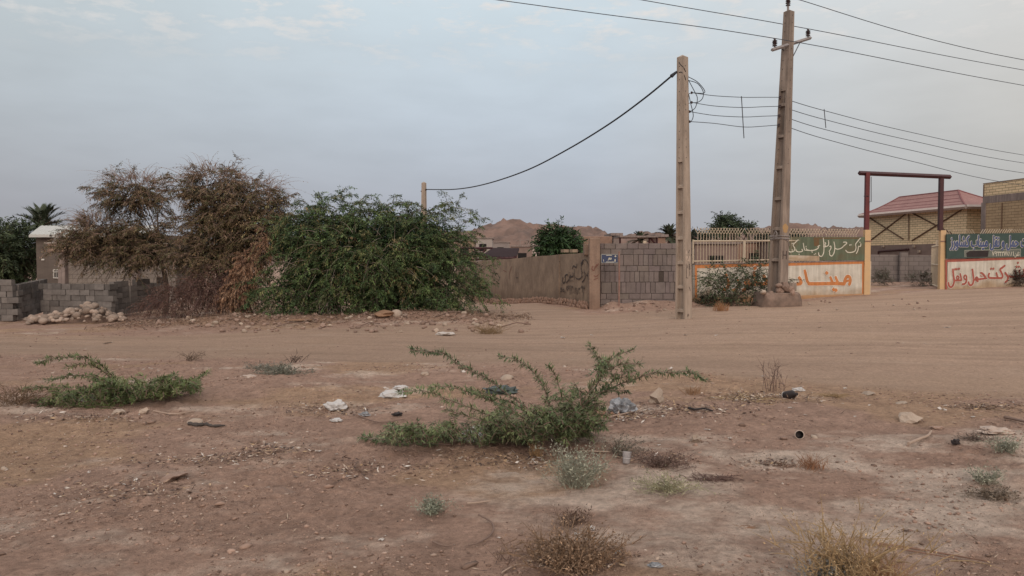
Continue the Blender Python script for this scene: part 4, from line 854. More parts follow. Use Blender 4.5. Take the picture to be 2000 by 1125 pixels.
    mb.tube(cr([X2(-.4, -1.1, zof(461)), X2(0, -1.2, zof(452)), X2(.3, -1.2, zof(458)), X2(.1, -1.2, zof(463))], 4), .018, 5); mb.tube([X2(1, -.9, zof(466)), X2(1.1, .6, zof(470)), X2(1.15, 1, zof(480))], .012, 4); mb.build('wire_wraps', M_bracket, t2)
    # crossarm, insulators
    arm = MB(); pL = P(1508, 97.5, Y2 - .9); pR = P(1583, 74, Y2 + 1.0); d = (pR - pL); arm.tube([pL, pR], .055, 4); 
    arm.build('crossarm', M_bracket, t2); mb = MB(); mb.tube([P(1562, 84, Y2 + .5), P(1549, 110, Y2)], .018, 4); mb.tube([P(1524, 92, Y2 - .4), P(1530, 99, Y2)], .018, 4); mb.build('brace', M_dark, t2)
    ins = []
    prof = [(.022, 0), (.022, .12), (.075, .13), (.075, .15), (.045, .17), (.045, .2), (.085, .215), (.06, .235), (.045, .26), (.085, .28), (.06, .30), (.045, .32), (.08, .34), (.05, .36), (.03, .38), (.03, .41), (.045, .42), (.03, .44)]
    for px, py, dY in ((1513, 96, -.75), (1578, 76, .85)):
        p = P(px, py, Y2 + dY); mb = MB(); mb.lathe(p, [(r_ * 1.0, z * .75) for r_, z in prof], 12); mb.build('insulator', M_porc, t2, smooth=False); ins.append(p + Vector((0, 0, .33)))
    p = P(1539, 24, Y2); mb = MB(); mb.tube([p + Vector((0, 0, -.1)), p + Vector((0, 0, .2))], .035, 6); mb.build('top_pin', M_bracket, t2); mb = MB(); mb.lathe(p + Vector((0, 0, .1)), [(r_, z * .85) for r_, z in prof], 12); mb.build('insulator', M_porc, t2); ins.append(p + Vector((0, 0, .5)))
    # spools on the left flank
    sp = []
    for y in (190, 207.5, 226, 244):
        p = P(1541 - (y - 22) * .041 - 10.5, y, Y2 - .05); mb = MB(); mb.lathe((p.x, p.y, p.z - .05), [(.02, 0), (.045, .02), (.03, .05), (.045, .08), (.02, .1)], 10); mb.build('spool_insulator', M_porc, t2); sp.append(p)
    # footing
    c = P(1519, 604, Y2); gzb = gzs(c.x, Y2); t3 = thing('concrete_footing', (c.x, Y2, gzb), 'rough lump of poured concrete round the foot of the leaning pole', 'concrete base')
    V, Fc = ICO[3]; mb = MB(); vs = []; hx, hz = 41 / F * Y2, (P(1519, 571, Y2).z - gzb)
    for v in V:
        w = Vector((math.copysign(abs(v.x) ** .3, v.x), math.copysign(abs(v.y) ** .35, v.y), math.copysign(min(1, abs(v.z) * 2.2) ** .5, v.z))); k = 1 + .15 * mn.noise(v * 2.5) + .09 * mn.noise(v * 7); tp = 1.04 - .06 * w.z
        vs.append((c.x + .01 + w.x * hx * .92 * k * tp, Y2 + .1 + w.y * .55 * k, gzb - .1 + (w.z * .5 + .5) * (hz + .1) * (1 + .10 * mn.noise(v * 4.3))))
    mb.add(vs, Fc); mb.build('concrete_lump', M_lump, t3, smooth=True)
    rg = random.Random(4)
    for px, py, r_ in ((1491, 569, .13), (1506, 570, .11), (1524, 566, .17), (1532, 561, .19), (1521, 556, .10), (1541, 565, .16), (1548, 570, .12), (1512, 574, .1)): 
        p = P(px, py + 3, Y2 - .42 + rg.uniform(0, .15)); stone('rubble_stone', (p.x, p.y, p.z - .02), r_, M_stoned if px != 1491 else M_pale, rg, 'broken stone lying on the concrete base of the leaning pole', 'stone', 'rubble on the pole base', sink=.4)
    mb = MB(); p = P(1546, 560, Y2 + .15); mb.box(p, (.26, .2, .28), rz=.2); tag(mb.build('concrete_chunk', M_conc2, origin=p, bevel=.02), 'square concrete chunk standing on the right of the pole base', 'concrete block')
    # far small pole behind the bush
    b3 = gb(828, 40); top3 = P(828, 357.5, 40); t4, *_ = pole('utility_pole', b3, top3, .30, .19, R(-20), [], M_conc, 'far concrete pole whose top shows above the green bush'); 
    mb = MB(); mb.tube([P(822, 374, 40), P(834, 370, 40)], .035, 5); mb.build('clamp', M_dark, t4)
    # wires
    hv = 'overhead lines on the insulators'; L_, R_ = (-36, 17.), None
    def hvline(i, leftpx, rightpt, lab):
        a = ins[i]; lf = P(*leftpx); rt = P(*rightpt); far_l = lf + (lf - a) * 3.0; far_r = rt + (rt - a) * 2.2
        far_r.z = rt.z + .5
        pts = cr([far_l, lf, a, rt, far_r], 10); mb = MB(); mb.tube(pts, .0125, 5); tag(mb.build('power_line', M_wire, origin=a), lab, 'power line', hv)
    hvline(0, (965, -1, 22.6), (2000, 167, 31), 'thin overhead wire held by the left insulator of the crossarm')
    hvline(1, (1248, -1, 24.2), (2000, 137, 31.6), 'thin overhead wire held by the right insulator of the crossarm')
    hvline(2, (1450, -40, 24.4), (2000, 117, 30), 'highest thin overhead wire from the pole top insulator')
    mids = [(1450, 190), (1450, 210), (1452, 228.5), (1452, 248)]
    for i in range(4):
        m_ = mids[i]; q0 = tips[i]; pts = cr([q0, P(1395, m_[1] - (3 if i < 3 else 7), 22.7), P(m_[0], m_[1], 23.4), P(1490, m_[1] + (0 if i in (0,) else -1.5), 24.3), sp[i]], 6)
        mb = MB(); mb.tube(pts, .010, 5); tag(mb.build('power_line', M_wire, origin=q0), ['topmost', 'second', 'third', 'lowest'][i] + ' short slack wire strung between the two near poles', 'power line', 'wires between the poles')
    for (x0_, y0_, x1_, y1_, n_, lab) in ((1448, 188, 1453, 270, 0, 'upright spacer rod hanging on the wires between the poles'), (1609.5, 213, 1613, 250, 1, 'small spacer rod on the wires right of the leaning pole')):
        Yq = 23.4 if n_ == 0 else 26.6; mb = MB(); mb.tube([P(x0_, y0_, Yq - .03), P(x1_, y1_, Yq - .03)], .014, 5); tag(mb.build('spacer_rod', M_dark, origin=P(x1_, y1_, Yq)), lab, 'spacer rod')
    for i, (ya, yb) in enumerate(((197, 303), (214, 318.5), (232, 338), (249, 362))):
        a = P(1545 - i * 1.2, ya, Y2); e = P(2000, yb, 36); m1 = P(1612, ya + (yb - ya) * [.185, .19, .2, .2][i], 26.6); m2 = P(1770, ya + (yb - ya) * .56, 30.5)
        far_r = e + (e - m2) * 2.0; far_r.z = e.z + .2; mb = MB(); mb.tube(cr([a, m1, m2, e, far_r], 8), .0115, 5)
        tag(mb.build('power_line', M_wire, origin=a), ['topmost', 'second', 'third', 'lowest'][i] + ' of the wires sagging right from the leaning pole', 'power line', 'wires running right over the gate')
    a = P(1318, 143, Y); e = P(831, 370, 40)
    pts = [(1318, 143), (1260, 191), (1190, 242), (1110, 291), (1030, 332), (950, 359), (890, 369.5), (831, 370)]; Ys = [Y + (40 - Y) * s for s in (0, .085, .195, .34, .50, .69, .84, 1)]
    mb = MB(); mb.tube(cr([P(x, y, q_) for (x, y), q_ in zip(pts, Ys)], 8), .026, 6); mb.tube([P(1322, 140, Y), P(1311, 149, Y - .02)], [.03, .055], 7); tag(mb.build('bundled_cable', M_cable, origin=a), 'thick black twisted cable sagging from the slim pole to the far pole', 'cable')
poles()
# ---------------------------------------------------------------- company front walls, fence, signs, gate
def bars(t, p, q, z0f, z1f, za, n, peaks, tip=.55, r=.0105, arms=True, posts=True):
    rail = MB(); d = (q - p); up = Vector((0, 0, 1))
    mb = MB()
    for i in range(n + 1):
        k = i / n; b = p.lerp(q, k); z0, z1 = z0f(k), z1f(k); bd = Vector((d.x, d.y, 0)).normalized()
        if posts: mb.tube([(b.x, b.y, z0), (b.x, b.y, z1)], r, 4)
        if arms:
            for s in (-1, 1): mb.tube([(b.x, b.y + .012 * s, z1), (b.x + bd.x * s * tip * .5, b.y + bd.y * s * tip * .5 + .012 * s, z1 + tip * .75)], r * 1.15, 4)
    return mb
def company_walls():
    # --- left wall
    A = P(1357, 590, 27.2); B = P(1690, 578, 28.7); zt = lambda k: 1.40 + .12 * k; pA, pB = Vector((A.x, A.y, 0)), Vector((B.x, B.y, 0))
    t = thing('company_wall', (A.x, A.y, gzs(A.x, A.y)), 'low whitewashed wall with orange border and orange lettering behind the leaning pole', 'wall')
    MB().wall(A, B, -.4, 1.38, .22, -.2, 1.50).build('wall_body', M_white, t)
    MB().wall(pA + Vector((0, -.06, 0)), pB + Vector((0, -.06, 0)), -.4, P(1357, 583, 27.2).z, .34, -.2, P(1690, 573.5, 28.7).z).build('plinth', M_ochre, t, bevel=.03)
    MB().wall(pA + Vector((0, -.03, 0)), pB + Vector((0, -.03, 0)), 1.38, 1.42, .28, 1.50, 1.54).build('coping', M_concb, t)
    pl = Plane(A, B, .006); mb = MB()
    def strip(x0, y0, x1, y1, x2, y2, x3, y3, lay=0):
        q = [pl.st(a, b) for a, b in ((x0, y0), (x1, y1), (x2, y2), (x3, y3))]; mb.add([pl.w(v.x, v.y, pl.off + lay) for v in q], [(0, 1, 2, 3)])
    strip(1357, 524, 1690, 515, 1690, 510.5, 1357, 517); strip(1357, 585, 1361.5, 585, 1361.5, 523, 1357, 523, .002); strip(1683.5, 576, 1690, 576, 1690, 514, 1683.5, 514, .002)
    mb.build('painted_border', M_orange, t)
    Z = (1340, 430, 5.556); let = MB(); halo = MB()
    S_ = [([(1285, 545), (1298, 600), (1312, 660), (1335, 692)], .11), ([(1325, 690), (1420, 690), (1520, 688), (1620, 686), (1715, 692)], .13), ([(1562, 618), (1575, 650), (1590, 682)], .10), ([(1618, 615), (1632, 650), (1652, 682)], .10),
          ([(1715, 690), (1722, 645), (1748, 608), (1775, 625), (1778, 665), (1768, 700)], .12), ([(1765, 655), (1740, 660), (1722, 680)], .08), ([(1180, 692), (1215, 692), (1243, 685), (1240, 650), (1222, 622)], .12), ([(1060, 694), (1180, 692)], .12),
          ([(640, 700), (720, 695), (800, 690), (880, 690)], .13), ([(880, 690), (860, 640), (840, 600)], .11), ([(760, 690), (745, 640), (735, 560)], .11), ([(690, 695), (675, 660), (650, 650), (640, 680), (660, 700), (655, 740), (610, 760)], .11), ([(560, 650), (570, 700), (540, 750), (500, 760)], .11), ([(450, 640), (460, 700), (430, 745), (390, 755)], .11)]
    for pts, w in S_: pl.stroke(let, pts, w, Z, lay=.012); pl.stroke(halo, pts, w, Z, extra=.055, lay=.004)
    for x, y in ((1523, 573), (1597, 752), (1622, 760), (745, 520), (432, 600)): pl.dot(let, x, y, .085, Z, lay=.012); pl.dot(halo, x, y, .11, Z, lay=.004)
    let.build('lettering', M_orange, t); halo.build('letter_outline', M_halo, t)
    # --- barred fence on top
    tf = thing('barred_fence', (A.x, A.y, 1.42), 'cream steel bar fence with crossed spikes on top of the orange lettered wall', 'fence')
    P0 = Vector((A.x, A.y + .1, 0)); P1 = Vector((B.x - .1, B.y + .1, 0)); zsp = lambda k: P(1357, 457, 27.2).z + (P(1690, 459.5, 28.7).z - P(1357, 457, 27.2).z) * k
    segs = [(0.018, .265), (.305, .51), (.545, .75), (.775, .96)]
    for a_, b_ in segs:
        p, q = P0.lerp(P1, a_), P0.lerp(P1, b_); n = int((q - p).length / .108)
        mb = bars(tf, p, q, lambda k: 1.42, lambda k: zsp(a_), 0, n, 0, tip=.30); mb.build('bar_panel', M_cream, tf)
    mb = MB(); q = P0 + Vector((-.05, 0, 0)); mb.tube([(q.x, q.y, P(1357, 471, 27.2).z), (P1.x, P1.y, P(1690, 469, 28.7).z)], .03, 4); mb.tube([(q.x, q.y, 1.5), (P1.x, P1.y, 1.62)], .025, 4); mb.tube([(q.x, q.y, 1.42), (q.x, q.y, P(1357, 468, 27.2).z)], .03, 4); mb.build('rail', M_cream, tf)
    for k in (.285, .525, .765): m_ = P0.lerp(P1, k); MB().box((m_.x, m_.y, 1.42 + .42), (.09, .07, .86)).build('post', M_cream, tf)
    # --- faded green board
    bA, bB = P(1502, 500, 28), P(1689, 500, 28.62); pb = Plane(bA, bB, .0); t2 = thing('company_sign', (bA.x, bA.y, 1.5), 'faded green sign board with thin cream lettering on the barred fence', 'sign')
    q = [pb.st(*v) for v in ((1502, 509), (1689, 508.5), (1689, 463), (1502, 462.5))]
    vs = [pb.w(v.x, v.y, 0) for v in q] + [pb.w(v.x, v.y, -.04) for v in q]; MB().add(vs, [(0, 1, 2, 3), (7, 6, 5, 4), (0, 4, 5, 1), (1, 5, 6, 2), (2, 6, 7, 3), (3, 7, 4, 0)]).build('board', M_sgreen, t2)
    mb = MB()
    for x0, x1, y0, y1 in ((1530, 1600, 499, 509.5),): c = [pb.st(*v) for v in ((x0, y1), (x1, y1), (x1, y0 + 1), (x0, y0 - 1))]; mb.add([pb.w(v.x, v.y, .006) for v in c], [(0, 1, 2, 3)])
    mb.build('whitewashed_patch', M_white, t2)
    mb = MB(); c = [pb.st(*v) for v in ((1590, 480), (1600, 482), (1600, 464.5), (1589, 464))]; mb.add([pb.w(v.x, v.y, .004) for v in c], [(0, 1, 2, 3)]); c = [pb.st(*v) for v in ((1589, 464), (1680, 464), (1680, 466), (1589, 466.5))]; mb.add([pb.w(v.x, v.y, .005) for v in c], [(0, 1, 2, 3)]); mb.build('rust_stain', mat('rust_stain', (.17, .085, .04), (.12, .09, .05), ns=6, bump=0), t2)
    mb = MB(); pb.off = .008
    for pts in ([(1895, 255), (1893, 280), (1880, 285), (1868, 283)], [(1868, 290), (1862, 330), (1845, 362)], [(1890, 195), (1860, 230), (1838, 262), (1842, 300), (1830, 335), (1790, 350), (1750, 347), (1730, 325)], [(1705, 240), (1730, 238), (1742, 250), (1715, 275), (1680, 305), (1640, 315), (1615, 305)],
                [(1602, 235), (1612, 290), (1605, 350), (1582, 388), (1558, 378), (1556, 345)], [(1555, 285), (1570, 283), (1568, 310), (1550, 340)], [(1545, 235), (1543, 270), (1520, 285), (1505, 270), (1515, 250)], [(1520, 285), (1500, 290), (1490, 285)], [(1488, 195), (1494, 270), (1492, 350), (1470, 392), (1442, 382), (1436, 352)],
                [(1450, 275), (1430, 285), (1435, 300), (1400, 322), (1350, 330), (1312, 322)], [(1360, 325), (1368, 350)], [(1310, 325), (1300, 300)], [(1270, 250), (1278, 300), (1285, 325)], [(1285, 325), (1330, 330)], [(1255, 315), (1262, 335), (1225, 345), (1195, 335), (1190, 318)],
                [(1215, 212), (1185, 240), (1160, 272), (1178, 305), (1165, 338), (1125, 345), (1110, 330)], [(1150, 318), (1152, 338)], [(1108, 265), (1114, 335)], [(1095, 310), (1080, 305), (1082, 325), (1098, 318), (1092, 345), (1075, 358)], [(1050, 310), (1052, 340), (1035, 360)]): pb.stroke(mb, pts, .035, Z)
    for x, y in ((1885, 240), (1775, 270), (1788, 268), (1543, 225), (1507, 245), (1300, 285), (1390, 372), (1404, 365), (1225, 370), (1150, 255), (1160, 250)): pb.dot(mb, x, y, .026, Z)
    mb.build('lettering', M_lett, t2)
    # --- gate frame
    t3 = thing('gateway', gb(1693, 28.7), 'tall steel gateway of cream posts with maroon upper posts and top beam', 'gate')
    zb = P(1678, 337, 28.7).z
    for px, Y, w, m1, pxt, ys in ((1692, 28.7, .22, M_creamy, 1694, 449), (1839, 29.7, .21, M_creamy, 1838.5, 450)):
        b = gb(px, Y); zc = P(px, ys, Y).z; MB().box((b.x, Y, (b.z - .2 + zc) / 2), (w, w * .8, zc - b.z + .2)).build('post', m1, t3, bevel=.012)
        tp = P(pxt, 345, Y); MB().box((tp.x, Y, (zc + zb) / 2), (.15, .15, zb - zc)).build('upper_post', M_red if px < 1800 else M_redd, t3, bevel=.01)
        mb = MB(); mb.tube([(b.x - .12, Y - .1, zc - .42), (b.x + .12, Y - .1, zc - .42), (b.x + .12, Y + .1, zc - .42)], .022, 5); mb.build('clamp', M_rust, t3)
    a = P(1678, 338, 28.7); c = P(1856, 345.5, 29.75); mb = MB(); mb.tube([a, c], .085, 4); mb.build('top_beam', M_redd, t3)
    mb = MB(); mb.tube([P(1701.5, y, 28.6) for y in (345, 365, 394)] + [P(1698, 394.5, 28.6)], .013, 4); mb.tube([P(1687, 383, 28.6), P(1697, 383, 28.6)], .012, 4); mb.build('hook_rod', M_dark, t3)
    mb = MB(); b = gb(1699, 28.9); mb.box((b.x, 28.9, .75), (.06, .06, 1.5)); mb.build('hinge_post', M_cream, t3)
    t4 = thing('gate_leaf', gb(1828, 31), 'open gate leaf of cream steel tubes seen edge-on beside the right gate post', 'gate')
    q0, q1 = gb(1834, 29.9), gb(1820, 33.0); mb = MB()
    for k in np.linspace(0, 1, 6): p = q0.lerp(q1, k); mb.tube([(p.x, p.y, p.z + .1), (p.x, p.y, 2.35 if k < .5 else 2.15)], .04, 4)
    for z in (.5, 1.35, 2.1): mb.tube([(q0.x, q0.y, z), (q1.x, q1.y, z)], .035, 4)
    mb.build('leaf_frame', M_cream, t4)
    # --- right wall
    A, B = P(1850, 570, 29.6), P(2330, 550, 32); t5 = thing('company_wall', gb(1850, 29.6), 'low whitewashed wall with brick red lettering right of the gateway', 'wall')
    zA, zB = P(1850, 507, 29.6).z, P(2330, 500, 32).z; MB().wall(A, B, -.1, zA, .22, .3, zB).build('wall_body', M_white, t5)
    MB().wall(Vector((A.x, A.y - .07, 0)), Vector((B.x, B.y - .07, 0)), -.1, P(1850, 569, 29.6).z, .3, .3, P(2330, 543, 32).z).build('plinth', M_ochre, t5, bevel=.03)
    pr = Plane(A, B, .006); mb = MB()
    q = [pr.st(*v) for v in ((1846, 512), (2000, 506.5), (2000, 502), (1846, 507))]; mb.add([pr.w(v.x, v.y) for v in q], [(0, 1, 2, 3)])
    q = [pr.st(*v) for v in ((2000, 506.5), (2330, 499), (2330, 494), (2000, 502))]; mb.add([pr.w(v.x, v.y) for v in q], [(0, 1, 2, 3)]); q = [pr.st(*v) for v in ((1846, 570), (1849.5, 570), (1849.5, 510), (1846, 510))]; mb.add([pr.w(v.x, v.y, .009) for v in q], [(0, 1, 2, 3)]); mb.build('painted_border', M_redp, t5)
    Z = (1840, 440, 8.0375); let = MB(); halo = MB()
    S_ = [([(1275, 690), (1285, 750), (1262, 800)], .085), ([(1205, 700), (1212, 760), (1205, 800)], .075), ([(1140, 700), (1150, 760), (1160, 800)], .075), ([(1290, 802), (1200, 804), (1110, 804), (1030, 800)], .09), ([(985, 745), (1010, 780), (1030, 820), (1015, 870), (985, 895)], .09),
          ([(980, 632), (945, 660), (905, 695), (925, 740), (945, 790), (930, 825), (870, 828)], .085), ([(845, 745), (858, 790), (872, 826)], .08), ([(872, 828), (800, 828), (735, 822), (722, 790), (735, 755)], .085),
          ([(600, 745), (630, 760), (665, 800), (680, 830)], .08), ([(690, 832), (620, 840), (560, 850), (490, 855)], .08), ([(600, 790), (625, 800)], .05), ([(560, 838), (535, 815), (518, 840), (535, 870), (560, 880)], .07), ([(470, 690), (478, 760), (488, 850), (475, 915), (445, 942), (418, 925), (408, 890)], .085),
          ([(380, 830), (375, 795), (352, 785), (338, 810), (350, 845), (380, 848)], .07), ([(380, 840), (372, 890), (345, 920), (312, 925)], .08), ([(278, 760), (290, 810), (298, 862)], .075), ([(298, 864), (240, 866), (178, 864)], .08), ([(250, 850), (258, 815), (235, 795), (222, 825), (235, 850)], .06), ([(165, 690), (172, 780), (184, 870), (170, 935), (138, 970), (105, 950), (93, 900)], .085)]
    for pts, w in S_: pr.stroke(let, pts, w, Z, lay=.012); pr.stroke(halo, pts, w, Z, extra=.04, lay=.004)
    for x, y in ((1185, 588), (1166, 650), (1202, 650), (765, 682), (800, 682), (260, 682), (200, 690), (226, 688)): pr.dot(let, x, y, .055, Z, lay=.012)
    let.build('lettering', M_redp, t5); halo.build('letter_outline', M_halo, t5)
    t6 = thing('company_sign', P(1851, 507, 29.5), 'dark green sign board with white outlined lettering above the red lettered wall', 'sign')
    C, D = P(1849, 480, 29.5), P(2330, 480, 31.9); pg = Plane(C, D, 0); q = [pg.st(*v) for v in ((1849, 505), (2330, 494), (2330, 449), (1849, 457.5))]
    vs = [pg.w(v.x, v.y, 0) for v in q] + [pg.w(v.x, v.y, -.05) for v in q]; MB().add(vs, [(0, 1, 2, 3), (7, 6, 5, 4), (0, 4, 5, 1), (1, 5, 6, 2), (2, 6, 7, 3), (3, 7, 4, 0)]).build('board', M_sgreen2, t6)
    l0 = pg.st(1855.5, 484); l1 = pg.st(2026, 481); out = MB(); ink = MB(); pg.off = .004
    hgt = 18.5 / F * 30 / .62
    font_text(out, pg, 'شرکت حمل و نقل میناب کشاورز', l0.x, l1.x, P(1850, 481.5, 29.6).z, hgt, .034); font_text(ink, pg, 'شرکت حمل و نقل میناب کشاورز', l0.x, l1.x, P(1850, 481.5, 29.6).z, hgt, .018, lay=.012)
    out.build('letter_outline', M_halo, t6); ink.build('lettering', M_lettb, t6)
    mb = MB(); q = [pg.st(*v) for v in ((1884, 502.5), (1993, 501), (1993, 486.5), (1884, 489))]; mb.add([pg.w(v.x, v.y, .006) for v in q], [(0, 1, 2, 3)]); pp = mb.build('number_panel', mat('number_panel', (.17, .17, .15), (.10, .12, .10), ns=4, bump=0), t6)
    mb = MB()
    q = [pg.st(*v) for v in ((1888, 502), (1929, 501.5), (1931, 489.5), (1894, 490), (1887, 494))]; mb.add([pg.w(v.x, v.y, .010) for v in q], [(0, 1, 2, 3, 4)]); mb.build('blacked_patch', M_black, pp)
    mb = MB(); l0, l1 = pg.st(1937, 500), pg.st(1979, 499); font_text(mb, pg, '۷۶۲۲۲۲۷۷۸۸۱', l0.x, l1.x, l0.y, .26, .004, lay=.010, raw=True); l0, l1 = pg.st(1981, 500), pg.st(1990, 499); font_text(mb, pg, 'تلفن', l0.x, l1.x, l0.y, .24, .003, lay=.01)
    for pts in ([(1884, 489), (1993, 486.5)], [(1993, 486.5), (1993, 501)], [(1884, 489), (1884, 502)], [(1898.5, 494), (1898.5, 500)]): pg.stroke(mb, pts, .02, (0, 0, 1), smooth=0)
    mb.build('number', M_lett, pp)
    t7 = thing('spiked_fence', P(1850, 458, 29.8), 'row of slanted cream fence spikes showing above the dark green sign', 'fence'); p, q = Vector((P(1857, 0, 29.8).x, 29.8, 0)), Vector((P(2330, 0, 32.1).x, 32.1, 0)); z_ = P(1850, 457.5, 29.8).z - .02
    mb = MB(); n = 105; bd = (q - p).normalized()
    for i in range(n + 1):
        b = p.lerp(q, i / n); zz = z_ + .13 * i / n * 1.2
        if i % 14 == 13: continue
        s = -1 if (i // 7) % 2 else 1
        for s in ((1,) if (i // 14) % 2 == 0 else (-1,)): mb.tube([(b.x, b.y, zz - .9), (b.x, b.y, zz), (b.x - bd.x * .13 * s, b.y, zz + .2)], .014, 4)
    mb.build('spikes', M_cream, t7); mb = MB(); mb.tube([(p.x, p.y, z_ - .05), (q.x, q.y, z_ + .1)], .025, 4); mb.build('rail', M_cream, t7)
company_walls()
# ---------------------------------------------------------------- buildings behind the gate
def back_buildings():
    t = thing('yard_wall', gb(1700, 36.5), 'grey concrete block wall at the back of the gateway yard', 'wall'); A, B = P(1690, 560, 37), P(1850, 560, 35.5)
    MB().wall(A, B, -.2, P(1700, 497, 37).z, .2, 0, P(1820, 499, 36).z).build('wall_body', M_gblock, t, uv=True)
    MB().box((P(1763, 540, 36.2).x, 36.15, .9), (.35, .12, 2)).build('pilaster', M_gblock, t, uv=True)
    C = Vector((24.8, 42, 0)); a = Vector((-.184, .983, 0)); b = Vector((.983, .184, 0)); X = lambda u, v, z: C + a * u + b * v + Vector((0, 0, z)); L = 8.3; Wd = 3.
    ze = 4.42; zm = 2.45; t = thing('brick_warehouse', X(0, 0, .3), 'yellow brick warehouse with a pink curved hip roof behind the gateway', 'building')
    def shell(z0, z1, e, m, nm):
        v = [X(-e, -e, z0), X(L + e, -e, z0), X(L + e, Wd + e, z0), X(-e, Wd + e, z0), X(-e, -e, z1), X(L + e, -e, z1), X(L + e, Wd + e, z1), X(-e, Wd + e, z1)]
        return MB().add(v, [(0, 1, 2, 3), (7, 6, 5, 4), (4, 5, 1, 0), (5, 6, 2, 1), (6, 7, 3, 2), (7, 4, 0, 3)]).build(nm, m, t, uv=True)
    shell(-.2, zm, .0, M_brplast, 'lower_wall'); shell(zm, ze, .0, M_ybrick, 'brick_wall')
    pl = Plane(X(0, 0, 0), X(L, 0, 0), .03); mb = MB()
    for p0, p1 in (((1700, 426), (1765, 467)), ((1700, 470), (1772, 416)), ((1782, 416), (1862, 457)), ((1782, 470), (1882, 408)), ((1776, 408), (1776, 470))):
        q0, q1 = pl.st(*p0), pl.st(*p1); mb.tube([pl.w(q0.x, q0.y, .035), pl.w(q1.x, q1.y, .035)], .045 if p0[0] != p1[0] else .03, 4)
    mb.build('steel_bracing', mat('brace_brown', (.15, .09, .06), bump=0), t)
    mb = MB(); q0, q1 = pl.st(1717, 491), pl.st(1776, 504); mb.add([pl.w(q0.x, q1.y, .02), pl.w(q1.x, q1.y, .02), pl.w(q1.x, q0.y, .02), pl.w(q0.x, q0.y, .02)], [(0, 1, 2, 3)]); w = mb.build('opening', M_brplast, t); mb = MB()
    mb.tube([pl.w(q0.x, q0.y, .05), pl.w(q1.x, q0.y + .1, .05)], .06, 4); mb.tube([pl.w(q0.x, q0.y, .05), pl.w(q0.x, q0.y - .6, .05)], .05, 4); mb.build('lintel', M_redd, w)
    mb = MB()
    for x, y in ((1725, 481), (1736, 500), (1785, 481), (1795, 491)): q0 = pl.st(x, y); mb.box(pl.w(q0.x, q0.y, .02), (.35, .08, .14), rz=1.4)
    mb.build('patch_brick', M_pale, t)
    # roof: concave hip
    e0 = .45; eave = [(-e0, -e0), (L + e0, -e0), (L + e0, Wd + e0), (-e0, Wd + e0)]; rd = [(2.4, Wd / 2), (L - .9, Wd / 2), (L - .9, Wd / 2), (2.4, Wd / 2)]; zr = 5.5; n = 10; vs = []
    for i in range(n + 1):
        k = i / n; zz = ze + .05 + (zr - ze) * (k ** 1.45 * .85 + .15 * k)
        for (x0, y0), (x1, y1) in zip(eave, rd): vs.append(X(x0 + (x1 - x0) * k, y0 + (y1 - y0) * k, zz))
    fs = [(i * 4 + j, i * 4 + (j + 1) % 4, i * 4 + 4 + (j + 1) % 4, i * 4 + 4 + j) for i in range(n) for j in range(4)]; MB().add(vs, fs + [(3, 2, 1, 0)]).build('roof', M_rooft, t)
    rb = MB()
    for i in range(1, n):
        if i % 2 == 0: rb.tube([vs[i * 4], vs[i * 4 + 1]], .022, 4)
    for j in range(4): rb.tube([vs[i * 4 + j] for i in range(n + 1)], .05, 5)
    rb.tube([vs[n * 4], vs[n * 4 + 1]], .05, 5); rb.build('roof_ridges', mat('roof_seam', (.26, .11, .11), bump=0), t)
    mb = MB()
    for j in range(4): p, q = vs[j], vs[(j + 1) % 4]; mb.tube([p - Vector((0, 0, .08)), q - Vector((0, 0, .08))], .12, 4)
    mb.build('fascia', M_fascia, t)
    # brick building on the right
    p = [Vector((24.45, 40, 0)), Vector((26.1, 28.5, 0)), Vector((34, 29.5, 0)), Vector((32.4, 41, 0))]; t = thing('brick_building', p[0], 'tall buff brick building with a concrete band at the right edge', 'building')
    def ring(z0, z1, m, nm, e=0):
        cx = sum((v for v in p), Vector()) / 4; pp = [v + (v - cx).normalized() * e for v in p]; vv = [v + Vector((0, 0, z0)) for v in pp] + [v + Vector((0, 0, z1)) for v in pp]
        MB().add(vv, [(3, 2, 1, 0), (4, 5, 6, 7), (0, 1, 5, 4), (1, 2, 6, 5), (2, 3, 7, 6), (3, 0, 4, 7)]).build(nm, m, t, uv=True)
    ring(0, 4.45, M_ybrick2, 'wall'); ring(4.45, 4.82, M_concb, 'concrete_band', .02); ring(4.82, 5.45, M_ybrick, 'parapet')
    ring(5.45, 5.5, mat('mortar_cap', (.30, .23, .18)), 'coping', .03)
    pl = Plane(p[0], p[1], .02); mb = MB()
    for px, y0, y1 in ((1958, 396, 455), (1922, 361, 384)): q0, q1 = pl.st(px, y0), pl.st(px, y1); mb.tube([pl.w(q0.x, q0.y, .02), pl.w(q0.x, q1.y, .02)], .03, 4)
    mb.build('wall_joint', mat('brace_brown', (.15, .09, .06)), t); mb = MB(); q0 = pl.st(1919, 400); mb.box(pl.w(q0.x + .1, 2.3, -.12), (.3, .34, 4.4)); mb.build('corner_column', M_concb, t)
back_buildings()
